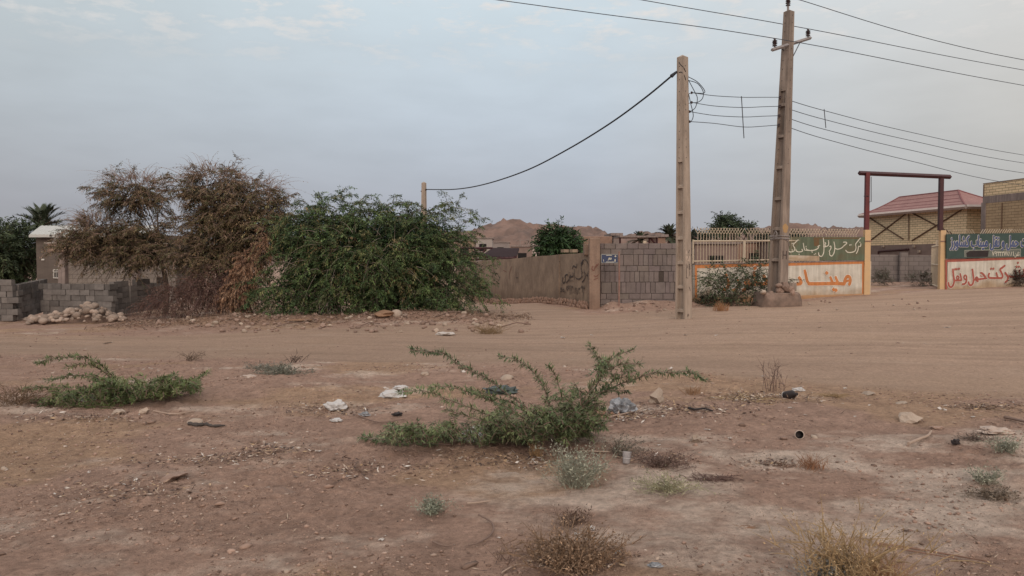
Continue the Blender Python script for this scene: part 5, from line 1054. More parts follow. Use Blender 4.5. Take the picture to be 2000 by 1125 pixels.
# ---------------------------------------------------------------- far settlement
def far_things():
    rg = random.Random(12)
    def hut(px0, px1, pyt, Y, m, lab, depth=6, name='mud_house', win=0, cap=1):
        a = P(px0, pyt, Y); b = P(px1, pyt, Y); t = thing(name, ((a.x + b.x) / 2, Y, -1.2), lab, 'house'); MB().box(((a.x + b.x) / 2, Y + depth / 2, (a.z - 1.6) / 2), (b.x - a.x, depth, a.z + 1.6)).build('walls', m, t, bevel=.04, uv=False)
        if cap: MB().box(((a.x + b.x) / 2, Y + depth / 2, a.z + .08), (b.x - a.x + .3, depth + .3, .15)).build('roof', M_concb, t)
        for i in range(win):
            x = a.x + (b.x - a.x) * (i + .7) / (win + .4); MB().box((x, Y - .01, a.z - 1.1), (.9, .06, .9)).build('window', M_window, t)
        return t
    hut(925, 961, 466, 95, M_lblock2, 'pale grey far house left of the dark shed roof', win=1); hut(960, 995, 474, 110, M_gpl2, 'grey flat house just behind the dark shed roof', win=1)
    hut(890, 925, 471, 85, M_mud, 'brown mud house half hidden behind the right edge of the green bush', win=1); hut(1000, 1040, 482, 80, M_brplast, 'low brown house between the shed and the leafy tree', win=1)
    hut(1040, 1062, 473, 120, M_fascia, 'small pale house left of the leafy tree', win=1); hut(1139, 1196, 461.5, 42, M_mudred, 'reddish mud brick building behind the wall pillar', depth=4, cap=0)
    hut(1198, 1211, 460.5, 44, M_concb, 'narrow concrete wall stub beside the reddish mud building', depth=3); hut(1358, 1440, 477, 44, M_brplast, 'low brown house seen through the left fence bars', win=1)
    hut(1440, 1515, 474, 48, M_mudred, 'low mud house seen through the fence next to the leaning pole', win=1); hut(1515, 1690, 472, 45, M_brplast, 'long low house behind the faded green sign', win=2)
    # maroon shed roof frame
    t = thing('steel_shed', gb(965, 52), 'dark maroon steel shed roof behind the graffiti wall', 'shed'); Y = 52
    q = [P(938, 500, Y), P(1008, 503, Y), P(1014, 484.5, Y + 3), P(962, 484, Y + 3)]
    MB().add([v for v in q] + [v - Vector((0, 0, .12)) for v in q], [(0, 1, 2, 3), (7, 6, 5, 4), (0, 4, 5, 1), (1, 5, 6, 2), (2, 6, 7, 3), (3, 7, 4, 0)]).build('roof_sheet', mat('dark_shed_sheet', (.032, .014, .017), (.022, .012, .013), rough=.95, bump=0), t)
    mb = MB(); 
    for a, b in (((898, 484.5), (962, 484.5)), ((898, 497), (940, 497.5)), ((905, 508), (1008, 503.5)), ((915, 497), (940, 485)), ((938, 500), (950, 485)), ((917, 497), (917, 506)), ((930, 497), (930, 506))): mb.tube([P(*a, Y), P(*b, Y)], .07, 4)
    for x in range(940, 1010, 9): mb.tube([P(x, 501, Y), P(x + 3, 508, Y)], .04, 4)
    mb.build('roof_frame', M_redd, t); mb = MB()
    for x in (907, 948, 1007): p = P(x, 500, Y); mb.tube([p, (p.x, p.y, -1.5)], .08, 4)
    mb.build('posts', M_redd, t)
    # shelter with red frame
    t = thing('roadside_shelter', gb(1262, 40), 'small open shelter with red frame and a cream post behind the block wall', 'shelter'); Y = 40
    mb = MB(); mb.box(P(1247, 462, Y) + Vector((0, 1, 0)), (2.0, 2.4, .09)); mb.build('roof', M_concb, t); mb = MB()
    p = P(1259, 470, Y); mb.box((p.x, Y, (p.z - 1) / 2), (.16, .16, p.z + 1)); mb.build('cream_post', M_cream, t); mb = MB()
    for a, b in (((1268, 462), (1268, 480)), ((1283, 462), (1283, 480)), ((1268, 462), (1283, 462)), ((1269, 463), (1282, 479)), ((1211, 463), (1211, 480))): mb.tube([P(*a, Y), P(*b, Y)], .05, 4)
    mb.build('frame', M_redd, t)
    hut(1284, 1300, 463, 46, M_mudred, 'little brown hut between the shelter and the palm', depth=3, name='mud_hut')
    # lamp seen through bush
    for (px, py, r, lab) in ((857.5, 503, .13, 'bright white lamp glowing through the right side of the bush'), (875, 512, .05, 'dimmer small lamp just below the bright one in the bush')):
        Yl = 30.6; c = P(px, py, Yl); t = thing('yard_lamp', (c.x, Yl, gzs(c.x, Yl)), lab, 'lamp'); MB().blob(c, (r, r, r * .8), amp=0).build('bulb', mat('lamp_glow' + str(r), (.9, .9, .95), bump=0, emit=((.85, .87, 1), 9 if r > .07 else 2.5)), t); mb = MB(); mb.tube([(c.x, Yl + .15, gzs(c.x, Yl)), (c.x, Yl + .15, c.z), (c.x, Yl, c.z + .05)], .03, 5); mb.build('post', M_dark, t)
    # far poles
    for px, Y, top in ((1016, 150, 466), (1032, 160, 465)):
        b = gb(px, Y); tt = P(px, top, Y); mb = MB(); mb.tube([(b.x, Y, -1.5), tt], .12, 6); mb.tube([tt + Vector((-.8, 0, -.4)), tt + Vector((.8, 0, -.4))], .06, 4); tag(mb.build('far_pole', M_concb, origin=(b.x, Y, -1.5)), 'distant thin pole at the foot of the hills', 'utility pole', 'distant poles')
M_lblock2 = mat('far_pale_wall', (.36, .31, .285), (.30, .26, .24), ns=1, bump=.2); M_gpl2 = mat('far_grey_wall', (.26, .22, .21), (.2, .17, .16), ns=1, bump=.2)
far_things()
# ---------------------------------------------------------------- near plants traced branch by branch
def shoots(name, base_px, Y0, branches, mass, lab, cat='bush', leaf=(.052, .0095), pal=None, dens=1.5, seed=1, stem=.007):
    rg = random.Random(seed); nr = np.random.default_rng(seed); base = G(*base_px); t = thing(name, base, lab, cat)
    C, D, Nn = [], [], []; mb = MB(); cols = []; pal = pal or [(.15, .185, .085), (.115, .15, .07), (.185, .215, .10), (.215, .22, .12)]
    allb = [([P(x, y, Y0 + dy * i / (len(pts) - 1)) for i, (x, y) in enumerate(pts)], 1) for pts, dy in branches]
    for (px, py, rx, ry, n, L_) in mass:
        for _ in range(n):
            a = rg.uniform(0, 6.283); r = math.sqrt(rg.random()); s = P(px + rx * r * math.cos(a), py + ry * r * math.sin(a), Y0 + rg.uniform(-.45, .3)); d = Vector((math.cos(a) * .8 + rg.uniform(-.5, .5), rg.uniform(-.8, .5), .35 + rg.random() * .5)).normalized() * L_ * rg.uniform(.6, 1.4)
            allb.append(([s, s + d * .5 + Vector((0, 0, .03)), s + d - Vector((0, 0, .05))], 0))
    for pts, main in allb:
        q = cr(pts, 7); L = sum((q[i + 1] - q[i]).length for i in range(len(q) - 1)); 
        mb.tube(q, [stem * (.35 + .65 * i / len(q)) if main else stem * .4 for i in range(len(q))], 5)
        pc = pal[rg.randrange(len(pal))]; n = int(L / .017 * dens * (1.35 if main else 1)); sh = rg.uniform(.8, 1.2)
        for j in range(n):
            k = (j + rg.random()) / n; f = k * (len(q) - 1); i = min(int(f), len(q) - 2); p = q[i].lerp(q[i + 1], f - i); T = (q[i + 1] - q[i]).normalized() * (-1 if main else 1)
            if main and k > .9: continue
            s = T.cross(Vector((rg.uniform(-.5, .5), rg.uniform(-.5, .5), 1))).normalized() * (1 if j % 2 else -1)
            ax = (s * .9 + T * .35 + Vector((0, 0, rg.uniform(-.35, .35)))).normalized(); 
            sz = (1 - .35 * abs(k - .5)) * (1.3 if main else 1)
            for b in range(4):    # a small fan of leaflets
                D_ = (ax + Vector((rg.uniform(-1, 1), rg.uniform(-1, 1), rg.uniform(-1, .8))) * .55).normalized(); C.append(p + ax * .006 * b); D.append(D_ * sz); Nn.append((rg.uniform(-.5, .5), rg.uniform(-.5, .5), 1)); v = rg.uniform(.75, 1.25) * sh; cols.append([c * v for c in pc])
    k = len(C); D = np.array(D); sz = np.linalg.norm(D, axis=1, keepdims=True); V, Fc = leaf_quads(np.array(C), D / sz, np.array(Nn), leaf[0] * sz * nr.uniform(.6, 1.3, (k, 1)), leaf[1] * nr.uniform(.7, 1.3, (k, 1)))
    npmesh('leaves', V, Fc, M_leafE, t, cols=np.repeat(np.array(cols), 4, 0)); mb.build('stems', M_twig, t); return t
shoots('thorny_shrub', (1085, 868), 6.55, [
    ([(803, 683), (835, 686), (870, 692), (905, 718), (945, 735), (985, 765), (1040, 805), (1085, 850)], .3), ([(975, 697), (1010, 703), (1040, 725), (1062, 757), (1075, 795), (1092, 850)], .1), ([(1070, 715), (1085, 735), (1096, 770), (1104, 810), (1098, 855)], -.1),
    ([(1150, 673), (1163, 692), (1178, 712), (1175, 735), (1150, 775), (1120, 820), (1098, 858)], .2), ([(1237, 683), (1205, 695), (1180, 715), (1165, 740)], 0), ([(1252, 710), (1215, 712), (1180, 728), (1150, 765), (1115, 830)], -.2),
    ([(1377, 742), (1350, 726), (1320, 727), (1280, 727), (1240, 740), (1195, 758), (1150, 790), (1100, 858)], .1), ([(1228, 765), (1190, 762), (1160, 775), (1120, 810)], -.2), ([(780, 765), (830, 764), (880, 782), (940, 805), (1000, 835), (1070, 862)], -.1),
    ([(840, 757), (880, 756), (940, 775), (1000, 802), (1060, 845)], .3), ([(915, 758), (960, 775), (1010, 792), (1070, 840)], .4), ([(705, 852), (745, 858), (800, 866), (880, 868)], -.1), ([(870, 800), (920, 815), (980, 835), (1040, 862)], -.2), ([(1150, 838), (1120, 850), (1095, 862)], -.3), ([(1165, 820), (1130, 835), (1098, 860)], -.1),
    ([(960, 810), (1000, 822), (1060, 850)], -.3), ([(1120, 760), (1112, 800), (1100, 850)], -.2), ([(1210, 735), (1170, 768), (1120, 815)], .1)],
    [(1060, 850, 88, 22, 96, .20), (1110, 836, 44, 24, 56, .20), (930, 860, 110, 13, 90, .16), (820, 857, 65, 12, 50, .14), (1010, 826, 60, 18, 34, .16), (1135, 798, 26, 26, 20, .14), (1205, 730, 26, 22, 16, .12)],
    'spreading green shrub with arching feathery shoots in the foreground centre', seed=4)
shoots('thorny_shrub', (262, 792), 8.5, [
    ([(70, 710), (100, 700), (140, 697), (170, 700), (200, 716), (235, 752), (262, 790)], .3), ([(92, 742), (140, 733), (190, 738), (235, 765), (265, 795)], .0), ([(40, 762), (90, 755), (150, 762), (220, 780), (262, 795)], -.2), ([(130, 716), (170, 712), (205, 728), (240, 765)], .2),
    ([(404, 728), (375, 742), (330, 755), (285, 785)], .2), ([(60, 810), (110, 795), (170, 792), (240, 798)], -.5), ([(320, 738), (290, 752), (262, 790)], .4), ([(0, 790), (50, 790), (110, 785)], -.1)],
    [(200, 784, 85, 9, 70, .18), (285, 772, 70, 13, 90, .2), (350, 762, 34, 10, 36, .16), (150, 795, 65, 7, 36, .15), (220, 752, 30, 9, 12, .16), (105, 795, 40, 7, 14, .14)],
    'low spreading green shrub at the left of the bare foreground', leaf=(.055, .010), seed=6, dens=1.7, pal=[(.135, .17, .065), (.105, .14, .055), (.16, .195, .075), (.19, .205, .09)])
# shrub in front of the orange wall
def wall_shrub():
    b = gb(1425, 25.9); t = thing('wall_shrub', b, 'open green shrub growing against the orange bordered wall left of the leaning pole', 'bush')
    lo = [lobe(1430, 555, 55, 36, 26, .7), lobe(1390, 545, 26, 22, 26, .5), lobe(1470, 530, 32, 20, 26.2, .5), lobe(1480, 565, 25, 25, 26.2, .5), lobe(1430, 590, 60, 12, 25.7, .6), lobe(1475, 508, 25, 5, 26.8, .2, .8)]
    sp = sprays(lo, 340, .5, up=.25, droop=.3, rin=.1, hor=.4); foliage('leaves', t, sp, 16, (.085, .03), [(.075, .105, .05), (.055, .08, .04), (.105, .13, .065)], zfloor=b.z, hang=.3); twigs('twigs', t, sp, .009, M_bark, zfloor=b.z); limbs(t, b, [tuple(v) for v in sp[0][:26]], .035, seed=8)
    b = gb(1548, 25.6); t = thing('twig_plant', P(1535, 548, 26.1), 'leafy sprig sticking out right of the leaning pole', 'plant')
    sp = sprays([lobe(1538, 545, 8, 6, 26, .2)], 14, .38, up=.1, droop=.2, rin=.1); foliage('leaves', t, sp, 12, (.075, .03), [(.05, .065, .035)], hang=.3); twigs('twigs', t, sp, .008, M_bark)
    mb = MB(); mb.tube(cr([gb(1520, 26.4) , P(1524, 570, 26.3), P(1534, 547, 26.1)], 5), .012, 5); mb.build('stem', M_bark, t)
    for px, Y, w, h, lab, col in ((1720, 34, 20, 26, 'grey green weed bush at the left of the yard wall', (.19, .18, .135)), (1798, 33, 30, 26, 'grey green weed bush at the foot of the gate leaf', (.19, .18, .135)), (1990, 30.2, 18, 28, 'dark brown dead bush at the right edge against the white wall', (.05, .032, .026)), (1385, 26.6, 30, 14, 'low weeds at the left end of the orange bordered wall', (.055, .06, .035))):
        b = gb(px, Y); t = thing('weed_bush', b, lab, 'bush'); c = P(px, 505, Y); r = h / F * Y; sp = sprays([(b.x, b.y, b.z + r * .5, w / F * Y, .4, r * .5, 1)], 130, .35, up=.7, droop=.3, rin=0); foliage('leaves', t, sp, 14, (.07, .022), [col, tuple(v * .7 for v in col)], zfloor=b.z, hang=.1); twigs('twigs', t, sp, .006, M_twig, zfloor=b.z)
wall_shrub()
# ---------------------------------------------------------------- small ground plants
def tuft(name, px, py, w, h, n, col, lab, cat, leafy=False, spread=1., seed=0, group=None, r=.0035, branch=0, leafs=(.022, .007), up=1.):
    rg = np.random.default_rng(seed + int(px)); b = G(px, py); Y = b.y; W_ = w / F * Y; H = h / F * Y; t = thing(name, b, lab, cat, group)
    s = np.stack([rg.normal(size=n) * W_ * .22, rg.normal(size=n) * W_ * .22, np.zeros(n)], 1) + np.array(b)
    a = rg.uniform(0, 6.283, n); tilt = rg.random(n) ** .7 * spread; d = unit(np.stack([np.cos(a) * tilt, np.sin(a) * tilt, np.full(n, up)], 1)); d[:, 0] *= W_ / max(H, .01) * 1.0 if W_ > H else 1; d = unit(d)
    Ln = H * rg.uniform(.55, 1.15, n) * np.where(np.abs(d[:, 2]) > .3, 1, 1.1); Ln = np.minimum(Ln / np.maximum(d[:, 2], .35), np.hypot(W_, H)); sp = (s, d, Ln, rg.uniform(.05, .35, n), None)
    m = mat('plant_' + '_'.join('%02d' % int(c * 100) for c in col), col, tuple(c * .65 for c in col), ns=8, bump=0)
    if branch:
        ss_, dd, LL, gg = [sp[0]], [sp[1]], [sp[2]], [sp[3]]
        for k in range(branch):
            f = rg.uniform(.3, .95, n); p = s + d * (Ln * f)[:, None]; p[:, 2] -= sp[3] * Ln * f * f; ss_.append(p); dd.append(unit(d + rg.normal(size=(n, 3)) * .6)); LL.append(Ln * rg.uniform(.2, .45, n)); gg.append(rg.uniform(0, .3, n))
        sp = (np.concatenate(ss_), np.concatenate(dd), np.concatenate(LL), np.concatenate(gg), None)
    twigs('stems' if leafy else 'blades', t, sp, r, m, K=4, zfloor=b.z, rng=rg)
    if leafy: foliage('leaves', t, sp, 12 if not branch else 7, leafs, [col, tuple(c * .75 for c in col), tuple(min(1, c * 1.25) for c in col)], zfloor=b.z, rng=rg, hang=0)
    return t
SAGE = (.33, .325, .25); SAGE2 = (.28, .29, .22); RUSTG = (.34, .175, .10); STRAW = (.42, .30, .18); DEAD = (.20, .13, .095)
tuft('sage_bush', 1125, 950, 72, 78, 90, SAGE, 'grey green sage bush just below the central shrub', 'plant', True, 1., 1, branch=2, r=.0025)
tuft('sage_bush', 845, 1000, 34, 26, 60, SAGE2, 'tiny grey green cushion plant left of the sage bush', 'plant', True, 1.3, 2, branch=1, r=.002)
tuft('pale_weed', 1305, 958, 72, 30, 60, (.36, .33, .21), 'low yellowish green weed right of the sage bush', 'plant', True, 1.5, 3, branch=1, r=.0025)
tuft('sage_bush', 1962, 884, 42, 32, 50, SAGE, 'grey green weed near the pale cloth at the right edge', 'plant', True, 1.1, 4, branch=1, r=.0025)
tuft('sage_bush', 1925, 944, 36, 30, 45, SAGE, 'grey green weed above the brown weed at the right edge', 'plant', True, 1.1, 5, branch=1, r=.0025)
tuft('dry_weed', 1940, 972, 50, 22, 60, (.21, .16, .12), 'brown flattened weed near the lower right edge', 'plant', True, 1.7, 6, branch=1, r=.0025)
tuft('dry_weed', 1905, 862, 48, 14, 45, (.17, .125, .10), 'dark flat weed left of the pale cloth', 'plant', True, 1.7, 7, branch=1, r=.003)
tuft('low_weed', 558, 731, 62, 20, 60, (.20, .195, .155), 'flat grey green weed in the middle distance left of centre', 'plant', True, 1.8, 8, branch=1, r=.004, leafs=(.035, .012))
tuft('low_weed', 523, 722, 40, 14, 40, (.21, .20, .165), 'smaller flat weed touching the grey green one left of centre', 'plant', True, 1.8, 9, branch=1, r=.004, leafs=(.035, .012))
tuft('dry_grass_tuft', 1583, 914, 52, 32, 120, RUSTG, 'rust coloured grass tuft on pale soil at right of centre', 'grass tuft', False, .75, 10, r=.002)
tuft('dry_grass_tuft', 1047, 893, 30, 36, 34, (.36, .22, .11), 'thin ochre grass tuft at the foot of the central shrub', 'grass tuft', False, .6, 11, r=.0025)
tuft('dry_grass_tuft', 953, 652, 48, 24, 110, (.27, .18, .10), 'dry tan grass tuft on the far edge of the track', 'grass tuft', False, .9, 12, r=.006)
tuft('dry_grass_tuft', 1352, 770, 34, 22, 60, (.36, .21, .12), 'orange tan grass tuft under the right tip of the central shrub', 'grass tuft', False, .8, 13, r=.003)
tuft('dry_grass_tuft', 1407, 607, 26, 20, 90, (.44, .23, .12), 'orange grass tuft below the wall shrub', 'grass tuft', False, .6, 14, r=.008)
tuft('straw_heap', 1462, 782, 84, 22, 110, STRAW, 'scattered pale straw stalks right of the central shrub', 'straw', False, 3., 15, r=.006, up=.25)
tuft('dry_grass_tuft', 1632, 775, 40, 12, 40, (.36, .25, .14), 'small straw tuft near the track edge at right', 'grass tuft', False, 1.4, 16, r=.004)
tuft('straw_heap', 1935, 795, 110, 12, 80, (.40, .28, .19), 'line of straw and litter at the right edge beyond the flat rock', 'straw', False, 3., 17, r=.006, up=.2)
tuft('bare_twig_plant', 1510, 765, 44, 66, 16, (.16, .10, .085), 'thin leafless twig plant standing at the track edge', 'plant', False, .35, 18, r=.003, branch=3)
tuft('dead_bush', 1122, 1112, 128, 74, 120, (.26, .165, .105), 'curly brown dead bush at the bottom centre', 'dead bush', True, 1.3, 19, branch=3, r=.0036, leafs=(.017, .008))
tuft('dead_bush', 1120, 1020, 46, 26, 40, (.20, .13, .095), 'small dead brown weed just above the bottom centre bush', 'dead bush', True, 1.2, 20, branch=1, r=.002)
tuft('yellow_weed', 1650, 1150, 160, 135, 90, (.42, .285, .155), 'large yellowish branching weed at the bottom right', 'plant', True, .9, 21, branch=3, r=.0034, leafs=(.014, .006))
tuft('dry_grass_tuft', 1725, 1150, 100, 84, 160, (.40, .22, .115), 'rusty grass tuft at the foot of the large bottom right weed', 'grass tuft', False, .9, 22, r=.002)
tuft('sage_bush', 1622, 1140, 60, 50, 80, (.30, .29, .27), 'whitish grey cushion in the left of the large bottom right weed', 'plant', True, 1.1, 23, branch=1, r=.0022)
tuft('dead_bush', 1290, 912, 60, 32, 60, (.16, .105, .085), 'dark brittle weed right of the clear plastic cup', 'dead bush', True, 1.4, 24, branch=1, r=.0025)
tuft('dead_bush', 1215, 890, 50, 36, 36, (.15, .13, .10), 'faint dusty weed behind the clear plastic cup', 'dead bush', True, 1.4, 25, branch=1, r=.0022)
tuft('dry_weed', 1392, 937, 56, 16, 45, (.16, .105, .085), 'small dark dead weed right of the yellowish weed', 'dead bush', False, 2., 26, branch=2, r=.003)
tuft('dry_weed', 1530, 910, 40, 10, 30, (.20, .12, .085), 'flat reddish weed left of the rust coloured tuft', 'dead bush', False, 2., 27, branch=1, r=.003)
tuft('dry_weed', 373, 704, 30, 22, 34, (.17, .12, .09), 'tiny brown weed on bare soil behind the left shrub', 'dead bush', False, 1.2, 28, branch=1, r=.004)
tuft('dry_weed', 575, 708, 20, 22, 16, (.09, .06, .05), 'dark dead stalk beside the flat grey green weeds', 'dead bush', False, 1., 29, branch=1, r=.006)
tuft('dead_bush', 30, 790, 70, 40, 60, (.20, .13, .085), 'brown dead weed at the left edge beside the left shrub', 'dead bush', True, 1.3, 30, branch=1, r=.004)
tuft('dry_weed', 1460, 1030, 40, 8, 30, (.36, .20, .12), 'faint rusty grass flat on pale soil left of the bottom right weed', 'grass tuft', False, 2.5, 31, r=.002, up=.3)
tuft('dry_weed', 1770, 1035, 40, 8, 26, (.15, .10, .08), 'dark flat dead twigs above the long stick', 'dead bush', False, 3, 32, r=.003, up=.25)
tuft('dry_weed', 985, 1095, 50, 40, 14, (.19, .125, .10), 'sparse dead stalk left of the bottom centre bush', 'dead bush', False, 1., 33, branch=1, r=.002)
# ---------------------------------------------------------------- sticks, rocks and litter
def stick(pts, r, lab, m=M_stick, lift=.01):
    q = [];
    for x, y in pts: p = G(x, y); p.z += r + lift; q.append(p)
    mb = MB(); c = cr(q, 5) if len(q) > 2 else q; mb.tube(c, [r * (1 - .4 * i / len(c)) for i in range(len(c))], 7); return tag(mb.build('dry_stick', m, origin=q[0]), lab, 'stick')
stick([(1774, 872), (1797, 862), (1812, 856), (1819, 847)], .014, 'pale curved stick on the crusted soil at right')
stick([(1710, 1066), (1780, 1076), (1860, 1090), (1928, 1102)], .006, 'long thin straight stick right of the bottom right weed', mat('reed', (.24, .14, .10)))
stick([(1712, 1069), (1790, 1083), (1870, 1097)], .005, 'second thin straight stick lying alongside the long one', mat('reed', (.24, .14, .10)))
stick([(912, 988), (930, 987), (958, 983)], .007, 'short pale stick on bare soil below the central shrub')
stick([(1962, 820), (1980, 824), (2004, 830)], .018, 'brown stick at the right edge beyond the pale cloth', M_twig)
stick([(1155, 885), (1190, 886), (1130, 884)], .006, 'thin stick lying right of the ochre tuft')
stick([(700, 815), (740, 828), (790, 822)], .008, 'thin dark branch lying left of the central shrub', M_twig)
stick([(935, 1010), (960, 1025), (962, 1045), (938, 1064), (915, 1070)], .006, 'curved root half buried at the bottom left of centre', M_twig)
stick([(845, 1063), (862, 1070), (880, 1072)], .006, 'short dark root fragment left of the curved root', M_twig)
stick([(980, 1124), (1000, 1112), (1010, 1108)], .005, 'pale twig at the bottom edge left of the dead bush')
stick([(1345, 801), (1358, 804), (1374, 802), (1392, 807)], .013, 'charred black stick right of the crumpled foil', M_black)
stick([(1190, 818), (1225, 810), (1250, 804)], .008, 'bleached stick lying below the crumpled foil')
stick([(300, 806), (340, 812), (380, 806)], .008, 'thin pale branch below the left shrub')
stick([(520, 886), (545, 884), (560, 880)], .006, 'small broken twig on the soil left of centre', M_twig)
def rock(px, py, w, lab, m=M_pale, k=None, flat=1., name='rock', seed=0):
    p = G(px, py); rg = random.Random(int(px * 7 + py) + seed); return stone(name, p, w / F * p.y / 2 * .88, m, rg, lab, 'rock', k=k, flat=flat, sink=.5)
for a in ((1284, 786, 42, 'rounded pale boulder right of the crumpled foil', M_pale, 5, 1.25), (1776, 823, 52, 'flat tan rock on the crusted soil at right', M_pale, 5, .6), (990, 743, 34, 'pale rock behind the central shrub', M_pale, 2, .9),
          (1358, 862, 28, 'small tan rock at centre right', M_pale, 6, .9), (380, 829, 28, 'tan stone beside the dark rag', M_pale, 3, .8), (499, 865, 20, 'brown pebble on the left foreground soil', M_stoned, 4, .9), (552, 964, 52, 'low flat stone half buried left of centre', M_stoned, 5, .35),
          (230, 808, 30, 'tan stone under the left shrub', M_pale, 5, .6), (282, 806, 24, 'tan stone right under the left shrub', M_pale, 6, .7), (774, 617, 22, 'pale domed stone at the foot of the green bush', M_pale, 0, 1.1), (869, 637, 14, 'round white stone on the far edge of the track', M_pale, 1, 1.3),
          (8, 918, 14, 'pale stone at the left edge of the soil', M_pale, 2, 1), (1590, 855, 16, 'flat white stone right of the black pot', M_pale, 3, .7), (1530, 858, 18, 'brown stone left of the black pot', M_stoned, 2, .8), (1449, 832, 16, 'small grey stone left of the black pot', M_stoned, 1, .8),
          (1695, 770, 30, 'flat pale slab near the far side of the litter', M_pale, 5, .3), (1760, 788, 26, 'white flat slab behind the flat tan rock', M_pale, 6, .3), (335, 936, 70, 'wide low crust of stone in the left foreground', M_stoned, 5, .3), (340, 1055, 20, 'brown stone in the lower left soil', M_stoned, 0, .8), (560, 1118, 14, 'round pale stone at the bottom edge', M_pale, 1, 1),
          (150, 945, 16, 'grey pebble in the left foreground', M_stoned, 3, .8), (905, 727, 12, 'white chunk left behind the central shrub', M_scrap, 2, .8), (830, 733, 20, 'pale brick chip behind the left shoots of the central shrub', M_pale, 6, .8), (1085, 1060 - 8, 8, 'tiny white pebble above the dead bush', M_pale, 1, 1), (635, 607, 20, 'pale stone at the left foot of the big bush', M_pale, 2, 1)):
    rock(a[0], a[1], a[2], a[3], a[4], a[5], a[6])
def slab(px, py, w, h, m, lab, seed=1, name='broken_slab', cat='slab'):
    p = G(px, py); k = p.y / F; rg = random.Random(seed); mb = MB(); mb.blob((p.x, p.y, p.z + h * k * .42), (w * k / 2, w * k / 2.6, h * k / 2), seed=seed, sub=2, amp=.55, fr=.9, rz=rg.uniform(0, 3)); return tag(mb.build(name, m, origin=p), lab, cat)
slab(830, 608, 30, 16, mat('red_slab', (.33, .20, .14), bump=.5), 'upright reddish slab leaning at the foot of the green bush', 3); slab(890, 603, 28, 20, M_stoned, 'grey concrete lump at the right foot of the green bush', 5); slab(750, 618, 44, 12, mat('rust_clay', (.30, .175, .11)), 'broken orange clay slab below the bush', 6)
slab(590, 626, 60, 4, mat('rust_clay', (.30, .175, .11)), 'flat patch of orange clay rubble below the bush', 7); slab(1172, 812, 26, 9, mat('brick_rubble', (.36, .20, .135), (.26, .15, .10), ns=30), 'broken orange brick piece left of the crumpled foil', 8)
for i_ in range(26):
    p_ = G(1150 + 62 * random.random(), 803 + 14 * random.random()); stone('brick_crumb', p_, random.uniform(.008, .024), MATS['brick_rubble'], random, 'small orange brick crumb beside the crumpled foil', 'brick crumb', 'orange brick crumbs')
def bag(px, py, w, h, m, lab, seed=1, name='plastic_bag', cat='plastic bag', sub=3, n_spk=6):
    p = G(px, py); k = p.y / F; V, Fc = ICO[sub]; vs = []; rx, rz = w * k / 2, h * k / 2
    for v in V:
        q = 1 + .55 * mn.noise(v * 2.1 + Vector((seed, 0, 0))) + .35 * abs(mn.noise(v * 5.2 + Vector((0, seed, 0)))); vs.append((p.x + v.x * rx * q, p.y + v.y * rx * .7 * q, max(p.z + .003 + (v.z + .5) * rz * q, p.z + .002 * (1 + v.x))))
    return tag(MB().add(vs, Fc).build(name, m, origin=p), lab, cat)
bag(657, 800, 40, 20, M_bag, 'crumpled white plastic bag left of the central shrub', 1); bag(766, 776, 46, 14, M_bag, 'white plastic bag below the left shoots of the central shrub', 2); bag(782, 760, 26, 8, M_bag, 'small white tray just behind the white bag', 3, 'litter_tray', 'litter')
bag(978, 768, 54, 16, M_gbag, 'dark green bag caught behind the central shrub', 4); bag(1215, 806, 46, 30, M_foil, 'crumpled silver and black foil right of the central shrub', 5, 'crumpled_foil', 'foil'); bag(172, 783, 28, 14, M_bag, 'white plastic bag caught in the left shrub', 6)
bag(918, 862, 48, 22, M_bag, 'white plastic bag under the low front leaves of the central shrub', 7); bag(933, 844, 26, 14, M_bag, 'small white rag inside the central shrub', 8); bag(1945, 846, 54, 14, M_cloth, 'pale crumpled cloth on the crusted soil at right', 9, 'crumpled_cloth', 'cloth')
_q = [G(x_, y_) + Vector((0, 0, .012)) for x_, y_ in ((368, 829), (385, 832), (402, 831), (415, 834), (440, 833))]; tag(MB().tube(cr(_q, 4), [.016, .02, .014, .02, .022, .014, .018, .012, .02, .018, .012, .016, .01, .014, .012, .008, .006], 6).build('dark_rag', mat('dark_rag', (.085, .072, .066), bump=.5), origin=_q[0]), 'twisted dark rag stretched on the soil below the left shrub', 'rag'); bag(776, 812, 18, 8, M_black, 'dark burnt lump left of the central shrub', 11, 'burnt_lump', 'litter'); bag(712, 813, 18, 9, M_foil, 'small grey crushed wrapper right below the white bag', 12, 'wrapper', 'litter')
bag(657, 823, 22, 6, M_bag, 'flat white scrap in front of the crumpled white bag', 13, 'wrapper', 'litter'); bag(870, 654, 34, 6, M_scrap, 'flat white sheet at the far edge of the track', 14, 'wrapper', 'litter'); bag(485, 738, 30, 6, M_cloth, 'flat pale sheet below the flat grey green weeds', 15, 'wrapper', 'litter')
bag(1280, 1107, 24, 8, M_foil, 'crushed grey packet at the bottom edge right of the dead bush', 16, 'wrapper', 'litter'); bag(1156, 1035, 10, 8, M_bag, 'bright white square of paper above the dead bush', 17, 'paper_scrap', 'litter'); bag(1127, 1045, 9, 6, M_bag, 'white paper scrap left of the bright square', 18, 'paper_scrap', 'litter'); bag(1207, 1082, 10, 8, M_bag, 'white disc of litter at the right side of the dead bush', 19, 'paper_scrap', 'litter')
bag(1560, 764, 22, 8, M_bag, 'white torn wrapper beside the dark bottle', 20, 'wrapper', 'litter'); bag(1866, 868, 14, 12, M_black, 'dark ball of litter on the crusted soil', 21, 'burnt_lump', 'litter'); bag(1830, 838, 22, 6, M_stoned, 'brown curl of bark right of the pale stick', 22, 'bark_piece', 'bark')
